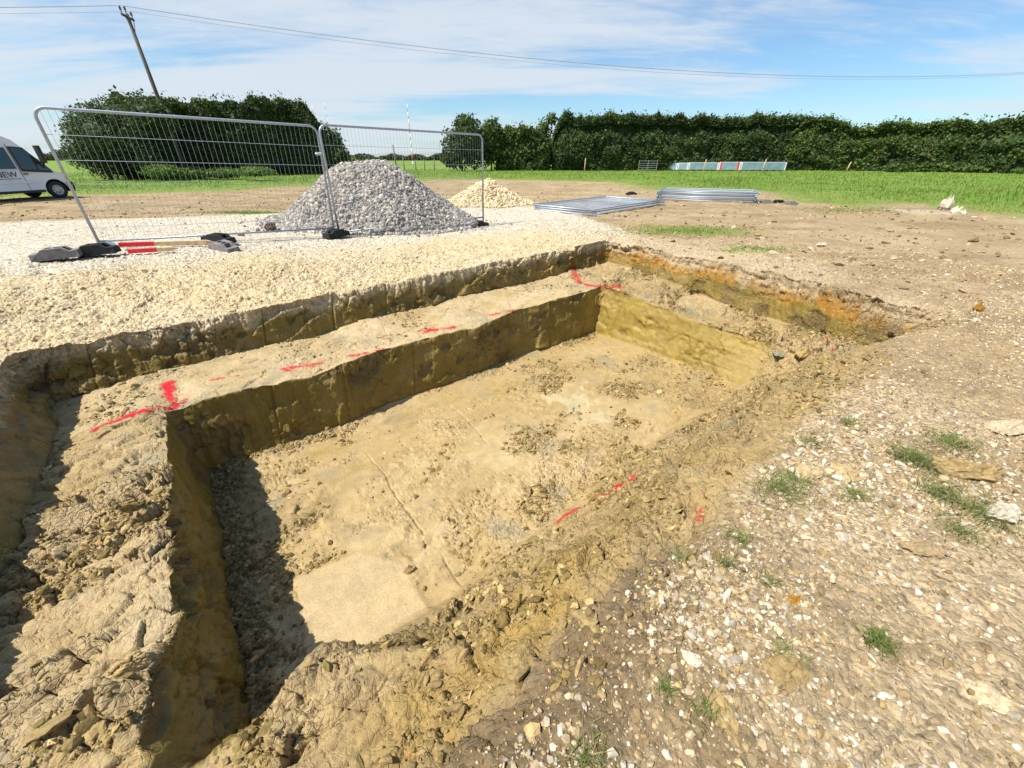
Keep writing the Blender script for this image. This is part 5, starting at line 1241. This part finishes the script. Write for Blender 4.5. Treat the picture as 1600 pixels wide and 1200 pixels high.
def M2(op, x, y=None):
    q = N(nt, 'ShaderNodeMath', operation=op)
    for i, w_ in enumerate((x, y)):
        if w_ is None: continue
        if isinstance(w_, (int, float)): q.inputs[i].default_value = w_
        else: L(w_, q.inputs[i])
    return q.outputs[0]
zc = M2('MAXIMUM', M2('ADD', sp.outputs[2], .10), .02)
cmb = N(nt, 'ShaderNodeCombineXYZ'); L(M2('DIVIDE', sp.outputs[0], zc), cmb.inputs[0]); L(M2('DIVIDE', sp.outputs[1], zc), cmb.inputs[1])
mp = N(nt, 'ShaderNodeMapping'); L(cmb.outputs[0], mp.inputs[0]); mp.inputs['Rotation'].default_value = (0, 0, rad(-28)); mp.inputs['Scale'].default_value = (.34, 1.0, 1)
mp.inputs['Location'].default_value = (.4, .35, 0)
c1_ = N(nt, 'ShaderNodeTexNoise', i_Scale=.75, i_Detail=9., i_Roughness=.58, i_Distortion=.5); L(mp.outputs[0], c1_.inputs['Vector'])
c2_ = N(nt, 'ShaderNodeTexNoise', i_Scale=3.2, i_Detail=8., i_Roughness=.65, i_Distortion=.8); L(mp.outputs[0], c2_.inputs['Vector'])
dens = M2('ADD', M2('MULTIPLY', c1_.outputs['Fac'], .95), M2('MULTIPLY', c2_.outputs['Fac'], .30)); dens = M2('ADD', dens, -.13)
# fewer clouds towards the right of the view, a veil overhead
dens = M2('ADD', dens, M2('MULTIPLY', sp.outputs[0], -.11))
cr = N(nt, 'ShaderNodeMapRange', interpolation_type='SMOOTHSTEP'); L(dens, cr.inputs[0]); cr.inputs[1].default_value = .38; cr.inputs[2].default_value = .60; cr.inputs[3].default_value = 0; cr.inputs[4].default_value = .88
mixc = N(nt, 'ShaderNodeMix', data_type='RGBA'); L(cr.outputs[0], mixc.inputs[0]); tint = N(nt, 'ShaderNodeMix', data_type='RGBA', blend_type='MULTIPLY'); tint.inputs[0].default_value = 1; L(sky.outputs[0], tint.inputs[6]); tint.inputs[7].default_value = (.95, 1.18, 1.30, 1)
L(tint.outputs[2], mixc.inputs[6]); mixc.inputs[7].default_value = (6.1, 6.7, 7.3, 1)
L(mixc.outputs[2], bg.inputs['Color']); bg.inputs['Strength'].default_value = .08

cam = bpy.data.cameras.new('camera'); co = bpy.data.objects.new('camera', cam); COL.objects.link(co)
cam.sensor_width = 36; cam.lens = 36 * F / 1600; cam.clip_start = .05; cam.clip_end = 6000
co.location = (0, 0, CH); co.rotation_euler = (rad(90) - PIT, 0, 0)
S.camera = co
S.view_settings.view_transform = 'Standard'; S.view_settings.look = 'None'; S.view_settings.gamma = 1; S.view_settings.exposure = .60
S.cycles.max_bounces = 6; S.cycles.diffuse_bounces = 3; S.cycles.transmission_bounces = 3
